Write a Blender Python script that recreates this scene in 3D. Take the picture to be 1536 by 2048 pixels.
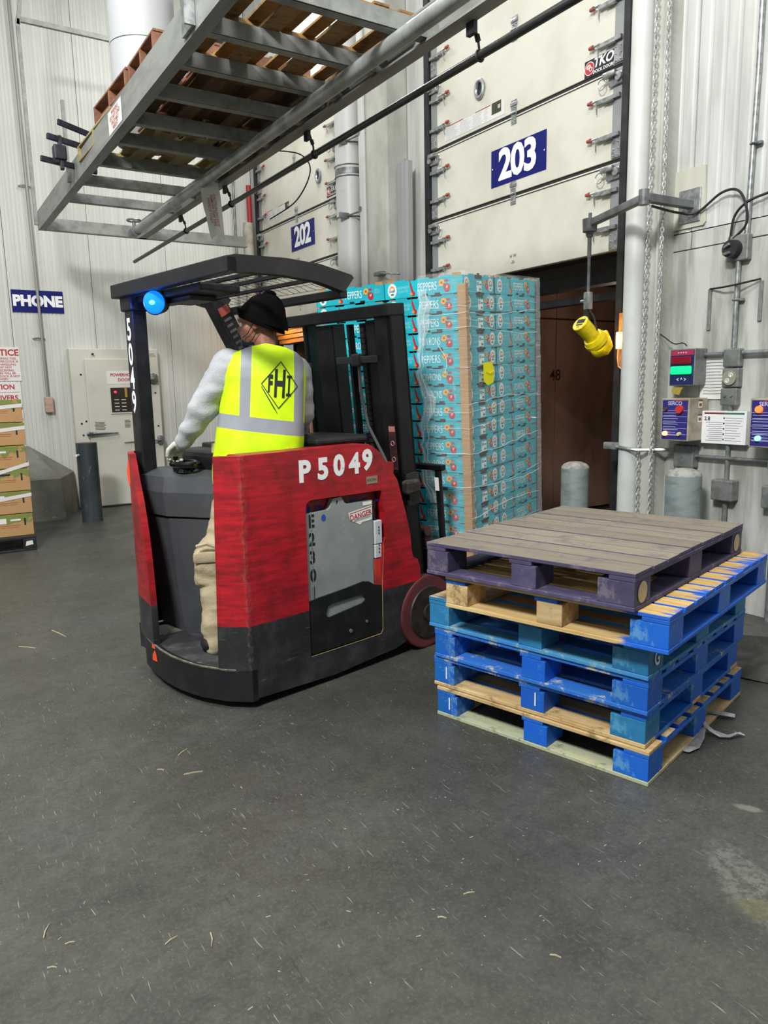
import bpy, bmesh, math, random
from mathutils import Vector, Matrix, noise
from mathutils.geometry import tessellate_polygon
from mathutils.bvhtree import BVHTree

for o in list(bpy.data.objects): bpy.data.objects.remove(o, do_unlink=True)
scn = bpy.context.scene
COL = scn.collection
random.seed(7)
PI = math.pi

# ---------------------------------------------------------------- camera
YAW, PIT, ROL = 0.56460365, 0.16593478, -0.02041472
_f = Vector((math.sin(YAW)*math.cos(PIT), math.cos(YAW)*math.cos(PIT), -math.sin(PIT)))
_r = Vector((math.cos(YAW), -math.sin(YAW), 0)); _u = _r.cross(_f)
_r2 = _r*math.cos(ROL)+_u*math.sin(ROL); _u2 = -_r*math.sin(ROL)+_u*math.cos(ROL)
cam_d = bpy.data.cameras.new('camera'); cam = bpy.data.objects.new('camera', cam_d); COL.objects.link(cam)
cam_d.sensor_fit = 'VERTICAL'; cam_d.sensor_height = 36; cam_d.sensor_width = 27
cam_d.lens = 36*1480/2048; cam_d.clip_start = .05; cam_d.clip_end = 100
M = Matrix((_r2, _u2, -_f)).transposed().to_4x4(); M.translation = (0, 0, 1.5)
cam.matrix_world = M
scn.camera = cam

# ---------------------------------------------------------------- world, lights, exposure
w = bpy.data.worlds.new('world'); scn.world = w; w.use_nodes = True
w.node_tree.nodes['Background'].inputs[0].default_value = (.93, .96, 1.0, 1)
w.node_tree.nodes['Background'].inputs[1].default_value = .30
scn.view_settings.view_transform = 'Standard'; scn.view_settings.look = 'None'
scn.view_settings.exposure = 0.0; scn.view_settings.gamma = 1; scn.view_settings.use_curve_mapping = False

def area(name, loc, target, sx, sy, power, col=(1, 1, 1)):
    d = bpy.data.lights.new(name, 'AREA'); d.shape = 'RECTANGLE'; d.size = sx; d.size_y = sy
    d.energy = power; d.color = col
    o = bpy.data.objects.new(name, d); COL.objects.link(o); o.location = loc
    o.rotation_euler = (Vector(target)-Vector(loc)).to_track_quat('-Z', 'Y').to_euler()
    return o
area('ceiling_lamp', (-2.3, 0.2, 6.2), (2.6, 5.0, 1.0), 1.3, .8, 680, (1, .99, .97))
area('ceiling_lamp', (-1.0, 5.4, 6.7), (0.0, 5.4, 0), 1.6, 1.0, 170, (1, .98, .95))
area('ceiling_lamp', (3.4, 7.8, 6.7), (3.3, 7.9, 0), 1.4, 0.8, 110, (1, .98, .95))
area('ceiling_lamp', (1.7, 0.6, 6.5), (4.4, 3.1, 1.6), 1.4, 0.8, 115, (1, .98, .95))

# ---------------------------------------------------------------- helpers: colours and materials
def lin(h):
    h = h.lstrip('#'); out = []
    for i in (0, 2, 4):
        c = int(h[i:i+2], 16)/255
        out.append(c/12.92 if c <= .04045 else ((c+.055)/1.055)**2.4)
    return (*out, 1)

class NT:
    def __init__(s, name):
        s.m = bpy.data.materials.new(name); s.m.use_nodes = True
        s.t = s.m.node_tree; s.b = s.t.nodes['Principled BSDF']; s.out = s.t.nodes['Material Output']
    def n(s, ty, **kw):
        nd = s.t.nodes.new(ty)
        for k, v in kw.items(): setattr(nd, k, v)
        return nd
    def l(s, a, b): s.t.links.new(a, b)
    def coord(s, scale=(1, 1, 1), which='Object'):
        tc = s.n('ShaderNodeTexCoord'); mp = s.n('ShaderNodeMapping')
        mp.inputs['Scale'].default_value = scale
        s.l(tc.outputs[which], mp.inputs['Vector']); return mp.outputs[0]
    def noise(s, vec, scale, detail=4, rough=.6):
        n = s.n('ShaderNodeTexNoise'); n.inputs['Scale'].default_value = scale
        n.inputs['Detail'].default_value = detail; n.inputs['Roughness'].default_value = rough
        s.l(vec, n.inputs['Vector']); return n.outputs['Fac']
    def ramp(s, v, a, b):
        r = s.n('ShaderNodeMapRange'); r.inputs['From Min'].default_value = a; r.inputs['From Max'].default_value = b
        r.clamp = True
        s.l(v, r.inputs['Value']); return r.outputs['Result']
    def math(s, op, a, b=None, c=None):
        n = s.n('ShaderNodeMath', operation=op)
        for i, x in enumerate((a, b, c)):
            if x is None: continue
            if isinstance(x, (int, float)): n.inputs[i].default_value = x
            else: s.l(x, n.inputs[i])
        return n.outputs[0]
    def mix(s, fac, a, b):
        n = s.n('ShaderNodeMix', data_type='RGBA')
        for i, x in ((0, fac), (6, a), (7, b)):
            if isinstance(x, (int, float)): n.inputs[i].default_value = x
            elif isinstance(x, tuple): n.inputs[i].default_value = x
            else: s.l(x, n.inputs[i])
        return n.outputs[2]
    def bump(s, h, strength=.3, dist=.01):
        b = s.n('ShaderNodeBump'); b.inputs['Strength'].default_value = strength; b.inputs['Distance'].default_value = dist
        s.l(h, b.inputs['Height']); s.l(b.outputs[0], s.b.inputs['Normal'])

_mc = {}
def pm(name, col, rough=.6, metal=0., col2=None, scale=6, lo=.45, hi=.6, stretch=(1, 1, 1), col3=None, scale3=30, lo3=.62, hi3=.7,
       bump=0, bscale=60, emit=0, spec=.5, trans=0, vary=0):
    if name in _mc: return _mc[name]
    t = NT(name); b = t.b
    b.inputs['Roughness'].default_value = rough; b.inputs['Metallic'].default_value = metal
    b.inputs['Specular IOR Level'].default_value = spec
    c = lin(col)
    cc = c
    if col2 or col3 or bump or vary: vec = t.coord(stretch)
    if col2: cc = t.mix(t.ramp(t.noise(vec, scale), lo, hi), c, lin(col2))
    if col3: cc = t.mix(t.ramp(t.noise(vec, scale3, 6, .7), lo3, hi3), cc, lin(col3))
    if vary:
        oi = t.n('ShaderNodeObjectInfo'); hs = t.n('ShaderNodeHueSaturation')
        t.l(t.math('MULTIPLY_ADD', oi.outputs['Random'], vary, 1-vary/2), hs.inputs['Value'])
        if isinstance(cc, tuple): hs.inputs['Color'].default_value = cc
        else: t.l(cc, hs.inputs['Color'])
        cc = hs.outputs['Color']
    if isinstance(cc, tuple): b.inputs['Base Color'].default_value = cc
    else: t.l(cc, b.inputs['Base Color'])
    if bump: t.bump(t.noise(vec, bscale, 5), bump)
    if emit:
        b.inputs['Emission Color'].default_value = c; b.inputs['Emission Strength'].default_value = emit
    if trans: b.inputs['Transmission Weight'].default_value = trans
    _mc[name] = t.m; return t.m

# ---------------------------------------------------------------- helpers: geometry
class MB:
    """collects shapes; build() links them as ONE mesh object"""
    def __init__(s): s.v = []; s.f = []; s.mi = []; s.sm = []
    def add(s, vs, fs, mi=0, smooth=False, mat=None):
        o = len(s.v)
        for p in vs: s.v.append(tuple(mat @ Vector(p)) if mat else tuple(p))
        for f in fs: s.f.append([i+o for i in f]); s.mi.append(mi); s.sm.append(smooth)
        return s
    def box(s, lo, hi, mi=0, mat=None, bev=0):
        x0, y0, z0 = lo; x1, y1, z1 = hi
        if bev:
            bm = bmesh.new(); bmesh.ops.create_cube(bm, size=1)
            for v in bm.verts: v.co = Vector(((x0+x1)/2+v.co.x*(x1-x0), (y0+y1)/2+v.co.y*(y1-y0), (z0+z1)/2+v.co.z*(z1-z0)))
            bmesh.ops.bevel(bm, geom=bm.edges[:], offset=bev, segments=2, profile=.5, affect='EDGES', clamp_overlap=True)
            bm.verts.index_update()
            s.add([v.co for v in bm.verts], [[v.index for v in f.verts] for f in bm.faces], mi, False, mat); bm.free(); return s
        vs = [(x, y, z) for z in (z0, z1) for y in (y0, y1) for x in (x0, x1)]
        return s.add(vs, [(0, 2, 3, 1), (4, 5, 7, 6), (0, 1, 5, 4), (2, 6, 7, 3), (0, 4, 6, 2), (1, 3, 7, 5)], mi, False, mat)
    def cyl(s, p0, p1, r0, r1=None, seg=16, mi=0, caps=True, mat=None, smooth=True):
        if r1 is None: r1 = r0
        p0 = Vector(p0); p1 = Vector(p1); d = (p1-p0).normalized()
        a = d.orthogonal().normalized(); b = d.cross(a)
        vs = []
        for p, r in ((p0, r0), (p1, r1)):
            for i in range(seg):
                t = 2*PI*i/seg; vs.append(p+a*(math.cos(t)*r)+b*(math.sin(t)*r))
        s.add(vs, [(i, (i+1) % seg, (i+1) % seg+seg, i+seg) for i in range(seg)], mi, smooth, mat)
        if caps:
            s.add(vs[:seg], [tuple(range(seg))[::-1]], mi, False, mat); s.add(vs[seg:], [tuple(range(seg))], mi, False, mat)
        return s
    def tube(s, path, r, seg=8, mi=0, closed=False, mat=None):
        P = [Vector(p) for p in path]; n = len(P); vs = []
        up = None
        for i, p in enumerate(P):
            d = (P[(i+1) % n]-P[i-1]) if closed else (P[min(i+1, n-1)]-P[max(i-1, 0)])
            d.normalize()
            if up is None: up = d.orthogonal().normalized()
            a = (up-d*up.dot(d)).normalized(); b = d.cross(a); up = a
            rr = r[i] if isinstance(r, (list, tuple)) else r
            for k in range(seg):
                t = 2*PI*k/seg; vs.append(p+a*math.cos(t)*rr+b*math.sin(t)*rr)
        fs = []
        for i in range(n if closed else n-1):
            j = (i+1) % n
            for k in range(seg): fs.append((i*seg+k, i*seg+(k+1) % seg, j*seg+(k+1) % seg, j*seg+k))
        s.add(vs, fs, mi, True, mat)
        if not closed:
            s.add(vs[:seg], [tuple(range(seg))[::-1]], mi, False, mat); s.add(vs[-seg:], [tuple(range(seg))], mi, False, mat)
        return s
    def prism(s, poly, h, fn, mi=0, holes=(), mi_side=None, mat=None):
        """poly, holes: 2D outlines; fn(a,b,t) -> 3D point, t = 0 or h"""
        loops = [list(poly)]+[list(q) for q in holes]
        tris = tessellate_polygon([[Vector((a, b, 0)) for a, b in L] for L in loops])
        flat = [p for L in loops for p in L]; n = len(flat)
        vs = [fn(a, b, 0) for a, b in flat]+[fn(a, b, h) for a, b in flat]
        s.add(vs, [tuple(t) for t in tris]+[tuple(i+n for i in reversed(t)) for t in tris], mi, False, mat)
        k = 0; fs = []
        for L in loops:
            m = len(L)
            for i in range(m): fs.append((k+i, k+(i+1) % m, k+(i+1) % m+n, k+i+n))
            k += m
        s.add(vs, fs, mi if mi_side is None else mi_side, False, mat)
        return s
    def sphere(s, c, r, seg=14, rings=9, mi=0, mat=None):
        if isinstance(r, (int, float)): r = (r, r, r)
        vs = [(c[0], c[1], c[2]+r[2])]; fs = []
        for i in range(1, rings):
            th = PI*i/rings
            for k in range(seg):
                ph = 2*PI*k/seg
                vs.append((c[0]+r[0]*math.sin(th)*math.cos(ph), c[1]+r[1]*math.sin(th)*math.sin(ph), c[2]+r[2]*math.cos(th)))
        vs.append((c[0], c[1], c[2]-r[2])); L = len(vs)-1
        for k in range(seg):
            fs.append((0, 1+k, 1+(k+1) % seg)); fs.append((L, L-seg+(k+1) % seg, L-seg+k))
            for i in range(rings-2):
                a = 1+i*seg+k; b = 1+i*seg+(k+1) % seg; fs.append((a, a+seg, b+seg, b))
        return s.add(vs, fs, mi, True, mat)
    def loft(s, rings, mi=0, cap=True, smooth=True, mat=None):
        n = len(rings[0]); vs = [p for R in rings for p in R]; fs = []
        for i in range(len(rings)-1):
            for k in range(n): fs.append((i*n+k, i*n+(k+1) % n, (i+1)*n+(k+1) % n, (i+1)*n+k))
        s.add(vs, fs, mi, smooth, mat)
        if cap:
            s.add(rings[0], [tuple(range(n))[::-1]], mi, False, mat); s.add(rings[-1], [tuple(range(n))], mi, False, mat)
        return s
    def torus(s, c, R, r, axis='Z', seg=16, ms=6, mi=0, mat=None, sq=(1, 1)):
        pts = []
        for i in range(seg):
            t = 2*PI*i/seg; a, b = R*math.cos(t)*sq[0], R*math.sin(t)*sq[1]
            pts.append({'Z': (c[0]+a, c[1]+b, c[2]), 'X': (c[0], c[1]+a, c[2]+b), 'Y': (c[0]+a, c[1], c[2]+b)}[axis])
        return s.tube(pts, r, ms, mi, True, mat)
    def mesh(s, name, mats):
        me = bpy.data.meshes.new(name); me.from_pydata(s.v, [], s.f)
        for m in (mats if isinstance(mats, (list, tuple)) else [mats]): me.materials.append(m)
        me.polygons.foreach_set('material_index', s.mi); me.polygons.foreach_set('use_smooth', s.sm)
        bm = bmesh.new(); bm.from_mesh(me)
        if len(bm.faces) < 60000:
            bmesh.ops.remove_doubles(bm, verts=bm.verts, dist=1e-5); bmesh.ops.recalc_face_normals(bm, faces=bm.faces)
        bm.to_mesh(me); bm.free()
        if any(s.sm): me.set_sharp_from_angle(angle=.75)
        return me
    def build(s, name, mats, parent=None, world=False, kind=None, label=None):
        if world and parent is not None:
            inv = WM[parent.name].inverted(); s.v = [tuple(inv @ Vector(p)) for p in s.v]
        return link(name, s.mesh(name, mats), parent, kind, label)

WM = {}
def link(name, me, parent=None, kind=None, label=None, mat=None):
    o = bpy.data.objects.new(name, me); COL.objects.link(o)
    if parent is not None: o.parent = parent
    if mat is not None: o.matrix_local = mat
    if kind: o['kind'] = kind
    if label: o['label'] = label
    WM[o.name] = (WM[parent.name] if parent is not None else Matrix()) @ (mat if mat is not None else Matrix())
    return o
def tag(o, label, cat, group=None):
    o['label'] = label; o['category'] = cat
    if group: o['group'] = group
    return o
def thing(name, label, cat, loc=(0, 0, 0), rz=0, group=None, mat=None):
    o = bpy.data.objects.new(name, None); COL.objects.link(o); o.empty_display_size = .05
    m = mat if mat is not None else Matrix.Translation(loc) @ Matrix.Rotation(rz, 4, 'Z')
    o.matrix_world = m; WM[o.name] = m.copy()
    return tag(o, label, cat, group)
def solo(mb, name, mats, label, cat, loc, group=None, rz=0):
    """thing that is one mesh; mb given in world coordinates, origin moved to loc"""
    m = Matrix.Translation(loc) @ Matrix.Rotation(rz, 4, 'Z'); inv = m.inverted()
    mb.v = [tuple(inv @ Vector(p)) for p in mb.v]
    o = link(name, mb.mesh(name, mats), None, mat=m)
    return tag(o, label, cat, group)
def struct(name, mb, mats, parent=None):
    o = link(name, mb.mesh(name, mats), parent)
    if parent is None: o['kind'] = 'structure'
    return o
def copy_tree(o, mat=None, parent=None):
    c = o.copy(); COL.objects.link(c)
    if parent is not None: c.parent = parent
    if mat is not None: c.matrix_world = mat
    for ch in CH.get(o.name, []): copy_tree(ch, None, c)
    return c
CH = {}
def reg(root):
    for o in bpy.data.objects:
        if o.parent is root: CH.setdefault(root.name, []).append(o); reg(o)

_tc = {}
def text_vf(body, size=1., bold=0., xs=1., align='CENTER', spacing=1., extr=.0):
    key = (body, size, bold, xs, align, spacing)
    if key in _tc: return _tc[key]
    cu = bpy.data.curves.new('t', 'FONT'); cu.body = body; cu.size = size; cu.align_x = align; cu.align_y = 'CENTER'
    cu.offset = bold*size; cu.space_character = spacing; cu.resolution_u = 3; cu.space_line = .9
    o = bpy.data.objects.new('t', cu); COL.objects.link(o)
    dg = bpy.context.evaluated_depsgraph_get(); me = bpy.data.meshes.new_from_object(o.evaluated_get(dg))
    vs = [(v.co.x*xs, v.co.y, 0.) for v in me.vertices]; fs = [tuple(p.vertices) for p in me.polygons]
    bpy.data.objects.remove(o, do_unlink=True); bpy.data.meshes.remove(me); bpy.data.curves.remove(cu)
    _tc[key] = (vs, fs); return vs, fs
def frame(o, x, y):
    x = Vector(x).normalized(); y = Vector(y).normalized(); z = x.cross(y)
    m = Matrix((x, y, z)).transposed().to_4x4(); m.translation = Vector(o); return m
def F_dock(y, z, x=4.46): return frame((x, y, z), (0, -1, 0), (0, 0, 1))      # on the dock wall, read from inside
def F_back(x, z, y=10.40): return frame((x, y, z), (1, 0, 0), (0, 0, 1))      # on the far wall
def put(mb, body, fr, size, mi=0, bold=.0, xs=1., lift=.001, align='CENTER', spacing=1., thick=0):
    vs, fs = text_vf(body, size, bold, xs, align, spacing)
    mb.add([(x, y, lift) for x, y, _ in vs], fs, mi, False, fr); return mb
def quad(mb, fr, x0, y0, x1, y1, mi=0, lift=.001, th=0):
    if th: return mb.box((x0, y0, lift-th), (x1, y1, lift), mi, fr)
    return mb.add([(x0, y0, lift), (x1, y0, lift), (x1, y1, lift), (x0, y1, lift)], [(0, 1, 2, 3)], mi, False, fr)
def disc(mb, fr, cx, cy, rx, ry, mi=0, lift=.001, seg=20, a0=0, a1=2*PI):
    n = seg; vs = [(cx, cy, lift)]+[(cx+rx*math.cos(a0+(a1-a0)*i/n), cy+ry*math.sin(a0+(a1-a0)*i/n), lift) for i in range(n+1)]
    return mb.add(vs, [(0, i+1, i+2) for i in range(n)], mi, False, fr)

def organic(name, caps=(), balls=(), voxel=.008, smooth=4, wr=0., wrs=12., extra=None):
    """capsules (p0,r0,p1,r1) and ellipsoids (c,(rx,ry,rz),rotation) melted into ONE continuous surface"""
    mb = MB()
    for p0, r0, p1, r1 in caps:
        p0 = Vector(p0); p1 = Vector(p1); n = 6
        d = (p1-p0).normalized(); a = d.orthogonal().normalized(); b = d.cross(a); rings = []
        L = (p1-p0).length
        for i in range(-4, 5+n):
            if i < 0: t = i/4*PI/2; c = p0+d*math.sin(t)*r0; r = max(1e-4, r0*math.cos(t))
            elif i > n: t = (i-n)/4*PI/2; c = p1+d*math.sin(t)*r1; r = max(1e-4, r1*math.cos(t))
            else: t = i/n; c = p0.lerp(p1, t); r = r0+(r1-r0)*t
            rings.append([c+a*math.cos(2*PI*k/16)*r+b*math.sin(2*PI*k/16)*r for k in range(16)])
        mb.loft(rings)
    for c, r, rot in balls:
        m = Matrix.Translation(c) @ (rot.to_4x4() if rot is not None else Matrix())
        mb.sphere((0, 0, 0), r, 20, 14, mat=m)
    if extra: extra(mb)
    me = bpy.data.meshes.new('tmp'); me.from_pydata(mb.v, [], mb.f)
    o = bpy.data.objects.new('tmp', me); COL.objects.link(o)
    rm = o.modifiers.new('r', 'REMESH'); rm.mode = 'VOXEL'; rm.voxel_size = voxel; rm.use_smooth_shade = True
    if smooth: sm = o.modifiers.new('s', 'SMOOTH'); sm.iterations = smooth; sm.factor = .5
    dg = bpy.context.evaluated_depsgraph_get(); res = bpy.data.meshes.new_from_object(o.evaluated_get(dg)); res.name = name
    bpy.data.objects.remove(o, do_unlink=True)
    if wr:
        ns = [v.normal.copy() for v in res.vertices]
        for v, nn in zip(res.vertices, ns):
            p = Vector((v.co.x*wrs, v.co.y*wrs, v.co.z*wrs*1.9))
            v.co += nn*(noise.noise(p)*wr+noise.noise(p*2.1)*wr*.4)
    for p in res.polygons: p.use_smooth = True
    return res
# ================================================================ SETTING
WX = 4.474          # face of the dock wall
BY = 10.45          # face of the far wall
def floor_mat():
    t = NT('floor_concrete'); v = t.coord()
    base = t.mix(t.ramp(t.noise(v, .55, 5, .65), .34, .68), lin('3d3e39'), lin('54554e'))
    base = t.mix(t.math('MULTIPLY', t.ramp(t.noise(v, 2.6, 6, .7), .42, .66), .55), base, lin('2f302e'))
    base = t.mix(t.math('MULTIPLY', t.ramp(t.noise(v, 1.1, 4, .6), .52, .72), .45), base, lin('3f3f49'))
    base = t.mix(t.math('MULTIPLY', t.ramp(t.noise(v, 17, 8, .85), .44, .62), .55), base, lin('2d2e2b'))
    base = t.mix(t.math('MULTIPLY', t.ramp(t.noise(v, 75, 5, .8), .50, .68), .40), base, lin('686962'))
    def scr(ang, sx, sy, lo, hi, amt, ms, col, base):
        mp = t.n('ShaderNodeMapping'); mp.inputs['Rotation'].default_value = (0, 0, ang); mp.inputs['Scale'].default_value = (sx, sy, 1)
        wv = t.n('ShaderNodeVectorMath', operation='ADD'); nz = t.n('ShaderNodeTexNoise'); nz.inputs['Scale'].default_value = 4; t.l(v, nz.inputs['Vector'])
        sc = t.n('ShaderNodeVectorMath', operation='SCALE'); sc.inputs['Scale'].default_value = .05; t.l(nz.outputs['Color'], sc.inputs[0])
        t.l(v, wv.inputs[0]); t.l(sc.outputs[0], wv.inputs[1]); t.l(wv.outputs[0], mp.inputs[0])
        f = t.math('MULTIPLY', t.ramp(t.noise(mp.outputs[0], 1, 2, .5), lo-.02, hi-.02), t.ramp(t.noise(v, ms, 3, .6), .44, .58))
        return t.mix(t.math('MULTIPLY', f, amt), base, lin(col)), mp
    base, _ = scr(.9, 150, 9, .70, .76, .75, 3.1, '8d8e86', base)
    base, mp2 = scr(-.35, 130, 8, .70, .76, .70, 2.3, '8d8e86', base)
    base, _ = scr(.35, 170, 14, .72, .77, .80, 2.7, '9d9e96', base)
    base, _ = scr(2.2, 90, 5, .70, .76, .5, 1.9, '22231f', base)
    sp = t.ramp(t.noise(v, 110, 2, .5), .72, .76)
    base = t.mix(t.math('MULTIPLY', sp, .7), base, lin('96978f'))
    brk = t.ramp(t.noise(v, 26, 6, .8), .42, .56)
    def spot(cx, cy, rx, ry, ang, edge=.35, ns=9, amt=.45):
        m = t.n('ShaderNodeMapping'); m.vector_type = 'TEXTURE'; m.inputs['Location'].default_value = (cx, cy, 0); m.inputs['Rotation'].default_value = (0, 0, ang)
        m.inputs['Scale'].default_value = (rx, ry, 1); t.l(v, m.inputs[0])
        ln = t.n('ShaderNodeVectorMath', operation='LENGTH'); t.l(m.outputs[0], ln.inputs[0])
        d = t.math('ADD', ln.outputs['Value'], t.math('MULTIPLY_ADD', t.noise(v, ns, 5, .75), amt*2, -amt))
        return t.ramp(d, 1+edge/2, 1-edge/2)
    base = t.mix(t.math('MULTIPLY', t.math('MULTIPLY', spot(1.99, 1.14, .075, .19, -.6, .4, 30, .9), brk), .6), base, lin('74766f'))
    base = t.mix(t.math('MULTIPLY', spot(1.915, 1.045, .045, .065, .7, .5, 26, .6), .55), base, lin('5f5d40'))
    base = t.mix(t.math('MULTIPLY', spot(2.37, 1.36, .02, .04, .5, .5, 26, .6), .45), base, lin('8f918a'))
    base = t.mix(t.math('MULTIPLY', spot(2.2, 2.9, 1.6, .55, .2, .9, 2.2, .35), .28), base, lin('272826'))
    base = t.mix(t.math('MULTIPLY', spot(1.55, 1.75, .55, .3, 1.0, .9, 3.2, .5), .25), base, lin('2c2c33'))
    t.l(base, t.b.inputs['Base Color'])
    rr = t.n('ShaderNodeMapRange'); t.l(t.noise(v, 3, 5, .7), rr.inputs['Value']); rr.inputs['From Min'].default_value = .3; rr.inputs['From Max'].default_value = .7
    rr.inputs['To Min'].default_value = .30; rr.inputs['To Max'].default_value = .62; t.l(rr.outputs[0], t.b.inputs['Roughness'])
    t.bump(t.noise(v, 45, 5, .7), .22, .004)
    return t.m
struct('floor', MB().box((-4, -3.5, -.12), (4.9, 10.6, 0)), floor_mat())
struct('ceiling', MB().box((-4, -3.5, 7.2), (4.9, 10.7, 7.3)), pm('ceiling_white', 'c8c8c4', .9))

def streaky(name, c1, c2, c3, vs=(9, 9, .55), amt=.5, rough=.5, lo=.42, hi=.62):
    t = NT(name); v = t.coord(vs); v1 = t.coord()
    b = t.mix(t.math('MULTIPLY', t.ramp(t.noise(v, 1.3, 5, .6), lo, hi), amt), lin(c1), lin(c2))
    b = t.mix(t.math('MULTIPLY', t.ramp(t.noise(v1, 1.1, 6, .7), .5, .72), .55), b, lin(c3))
    t.l(b, t.b.inputs['Base Color']); t.b.inputs['Roughness'].default_value = rough
    t.bump(t.noise(v1, 30, 4), .08); return t.m
m_rib = streaky('ribbed_white_panel', 'c9cbc6', 'b4b6b1', 'b9bab4', (30, 30, .25), .55, .45)
m_wall = streaky('white_wall_paint', 'bfc2bf', 'a2a5a2', 'acada8', (7, 7, .8), .7, .5)
m_dirty = streaky('dirty_wall_paint', 'bbbdb8', '84867f', '93948b', (6, 6, .9), .85, .55, .40, .62)
m_white = pm('white_paint_steel', 'c4c7c5', .42, col2='b4b5ad', scale=3, lo=.5, hi=.75, bump=.05)
m_greyp = pm('grey_paint_column', 'b7b8b0', .5, col2='96978f', scale=2.5, lo=.45, hi=.7, stretch=(1, 1, .5), bump=.05)
m_gap = pm('dark_joint', '1c1d1f', .8)
m_black = pm('black_rubber', '16171a', .6, col2='24252a', scale=8)
m_galv = pm('galvanised_steel', 'b3b7b8', .38, .75, col2='8d9192', scale=25, lo=.4, hi=.6, bump=.05)
m_steel = pm('dull_steel', '8b8f90', .45, .6, col2='6d7172', scale=12)
m_cream = pm('cream_door_panel', 'cacabf', .42, col2='bab9ab', scale=1.6, lo=.45, hi=.7, bump=.02)
m_blue = pm('sign_blue', '0e1764', .5, spec=.2)
m_signw = pm('sign_white', 'e6e8ea', .45)
m_paper = pm('paper_white', 'dcdcd8', .6)
m_red = pm('print_red', 'b02430', .5)
m_ink = pm('print_black', '17171a', .6)
m_redplastic = pm('red_plastic', '9a4638', .6)

def ribbed(mb, x0, x1, z0, z1, fr, pitch=.045, depth=.005, th=.03, mi=0):
    """vertical fine ribs; local x along the wall, y up, z out of the wall"""
    n = max(1, round((x1-x0)/pitch)); pts = []
    for i in range(n):
        a = x0+(x1-x0)*i/n; p = (x1-x0)/n
        pts += [(a, 0), (a+p*.62, 0), (a+p*.74, -depth), (a+p*.88, -depth)]
    pts.append((x1, 0)); vs = []
    for zz in (z0, z1): vs += [(a, zz, d) for a, d in pts]
    m = len(pts); mb.add(vs, [(i, i+1, i+1+m, i+m) for i in range(m-1)], mi, False, fr)
    mb.add([(x0, z0, 0), (x0, z0, -th), (x0, z1, -th), (x0, z1, 0), (x1, z0, 0), (x1, z0, -th), (x1, z1, -th), (x1, z1, 0)], [(0, 1, 2, 3), (4, 7, 6, 5)], mi, False, fr)
# ---- far wall (behind the PHONE sign)
wb = struct('wall_back', MB().box((-4, BY+.03, 0), (4.9, BY+.25, 7.2)), m_gap)
x = -3.75
while x < 4.40:
    x1 = min(x+.99, 4.47); mb = MB(); ribbed(mb, x+.003, x1-.003, 0, 7.2, F_back(0, 0, BY)); struct('wall_panel', mb, m_rib, wb); x += .99
struct('wall_left', MB().box((-4.2, -3.5, 0), (-4, 10.6, 7.2)), m_wall)
# ---- dock wall
W3 = (3.74, 6.16); W2 = (7.80, 10.27); ZT = 5.62
mb = MB()
for y0, y1, z0, z1 in ((-3.5, W3[0], 0, 7.2), (W3[1], W2[0], 0, 7.2), (W2[1], 10.7, 0, 7.2), (W3[0], W3[1], ZT, 7.2), (W2[0], W2[1], ZT, 7.2)):
    mb.box((WX+.03, y0, z0), (WX+.26, y1, z1))
wr = struct('wall_right', mb, m_gap)
y = 3.40
for k, wd in enumerate((.19, .99, .99, .99, .99, .99, .99)):
    mb = MB(); ribbed(mb, -y+.003, -(y-wd)-.003, 2.478, 7.2, frame((WX, 0, 0), (0, -1, 0), (0, 0, 1)), .098, .004); struct('wall_panel', mb, m_wall, wr); y -= wd
for y0, y1, z0, z1 in ((3.21, 3.74, 2.366, 2.472), (-3.5, 3.204, 2.366, 2.472), (-3.5, 3.74, 0, 2.36), (3.405, 3.74, 2.478, 7.2)):
    struct('wall_panel', MB().box((WX, y0, z0), (WX+.03, y1, z1), 0, None, .003), m_dirty, wr)
struct('wall_panel', MB().prism([(3.10, 2.52), (3.12, 2.50), (3.40, 2.50), (3.40, 2.87), (3.12, 2.87)], .012, lambda a, b, t: (WX-t, a, b)), pm('cream_patch', 'b8b8ab', .5), wr)
for y0, y1 in ((6.16, 6.56), (6.56, 7.80)):
    struct('wall_panel', MB().box((WX-.012, y0+.003, 0), (WX+.03, y1-.003, 7.2)), m_wall, wr)
struct('wall_panel', MB().box((WX, W2[1], 0), (WX+.03, 10.45, 7.2)), m_wall, wr)
for a in (W3, W2): struct('wall_panel', MB().box((WX, a[0], ZT), (WX+.03, a[1], 7.2)), m_wall, wr)

# ---- the two overhead dock doors
def latch_parts(door, y, z, s, ring):
    """s=+1: hardware on the left jamb (towards +Y), -1: right jamb"""
    mb = MB(); yo = y-s*.02
    mb.box((WX-.035, min(yo+s*.055, yo-s*.16), z-.014), (WX-.012, max(yo+s*.055, yo-s*.16), z+.012), 0)
    mb.box((WX-.05, min(yo, yo-s*.08), z-.022), (WX-.001, max(yo, yo-s*.08), z-.014), 0)
    mb.tube([(WX-.03, yo-s*.15, z+.0), (WX-.033, yo-s*.155, z-.02), (WX-.02, yo-s*.16, z-.075)], .004, 6)
    mb.cyl((WX-.03, yo-s*.14, z+.012), (WX-.03, yo-s*.205, z+.012), .008, mi=0, seg=8)
    mb.cyl((WX-.03, yo-s*.20, z+.012), (WX-.03, yo-s*.235, z+.014), .017, .012, seg=10, mi=1)
    struct('latch', mb, [m_galv, m_redplastic], door)
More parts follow.
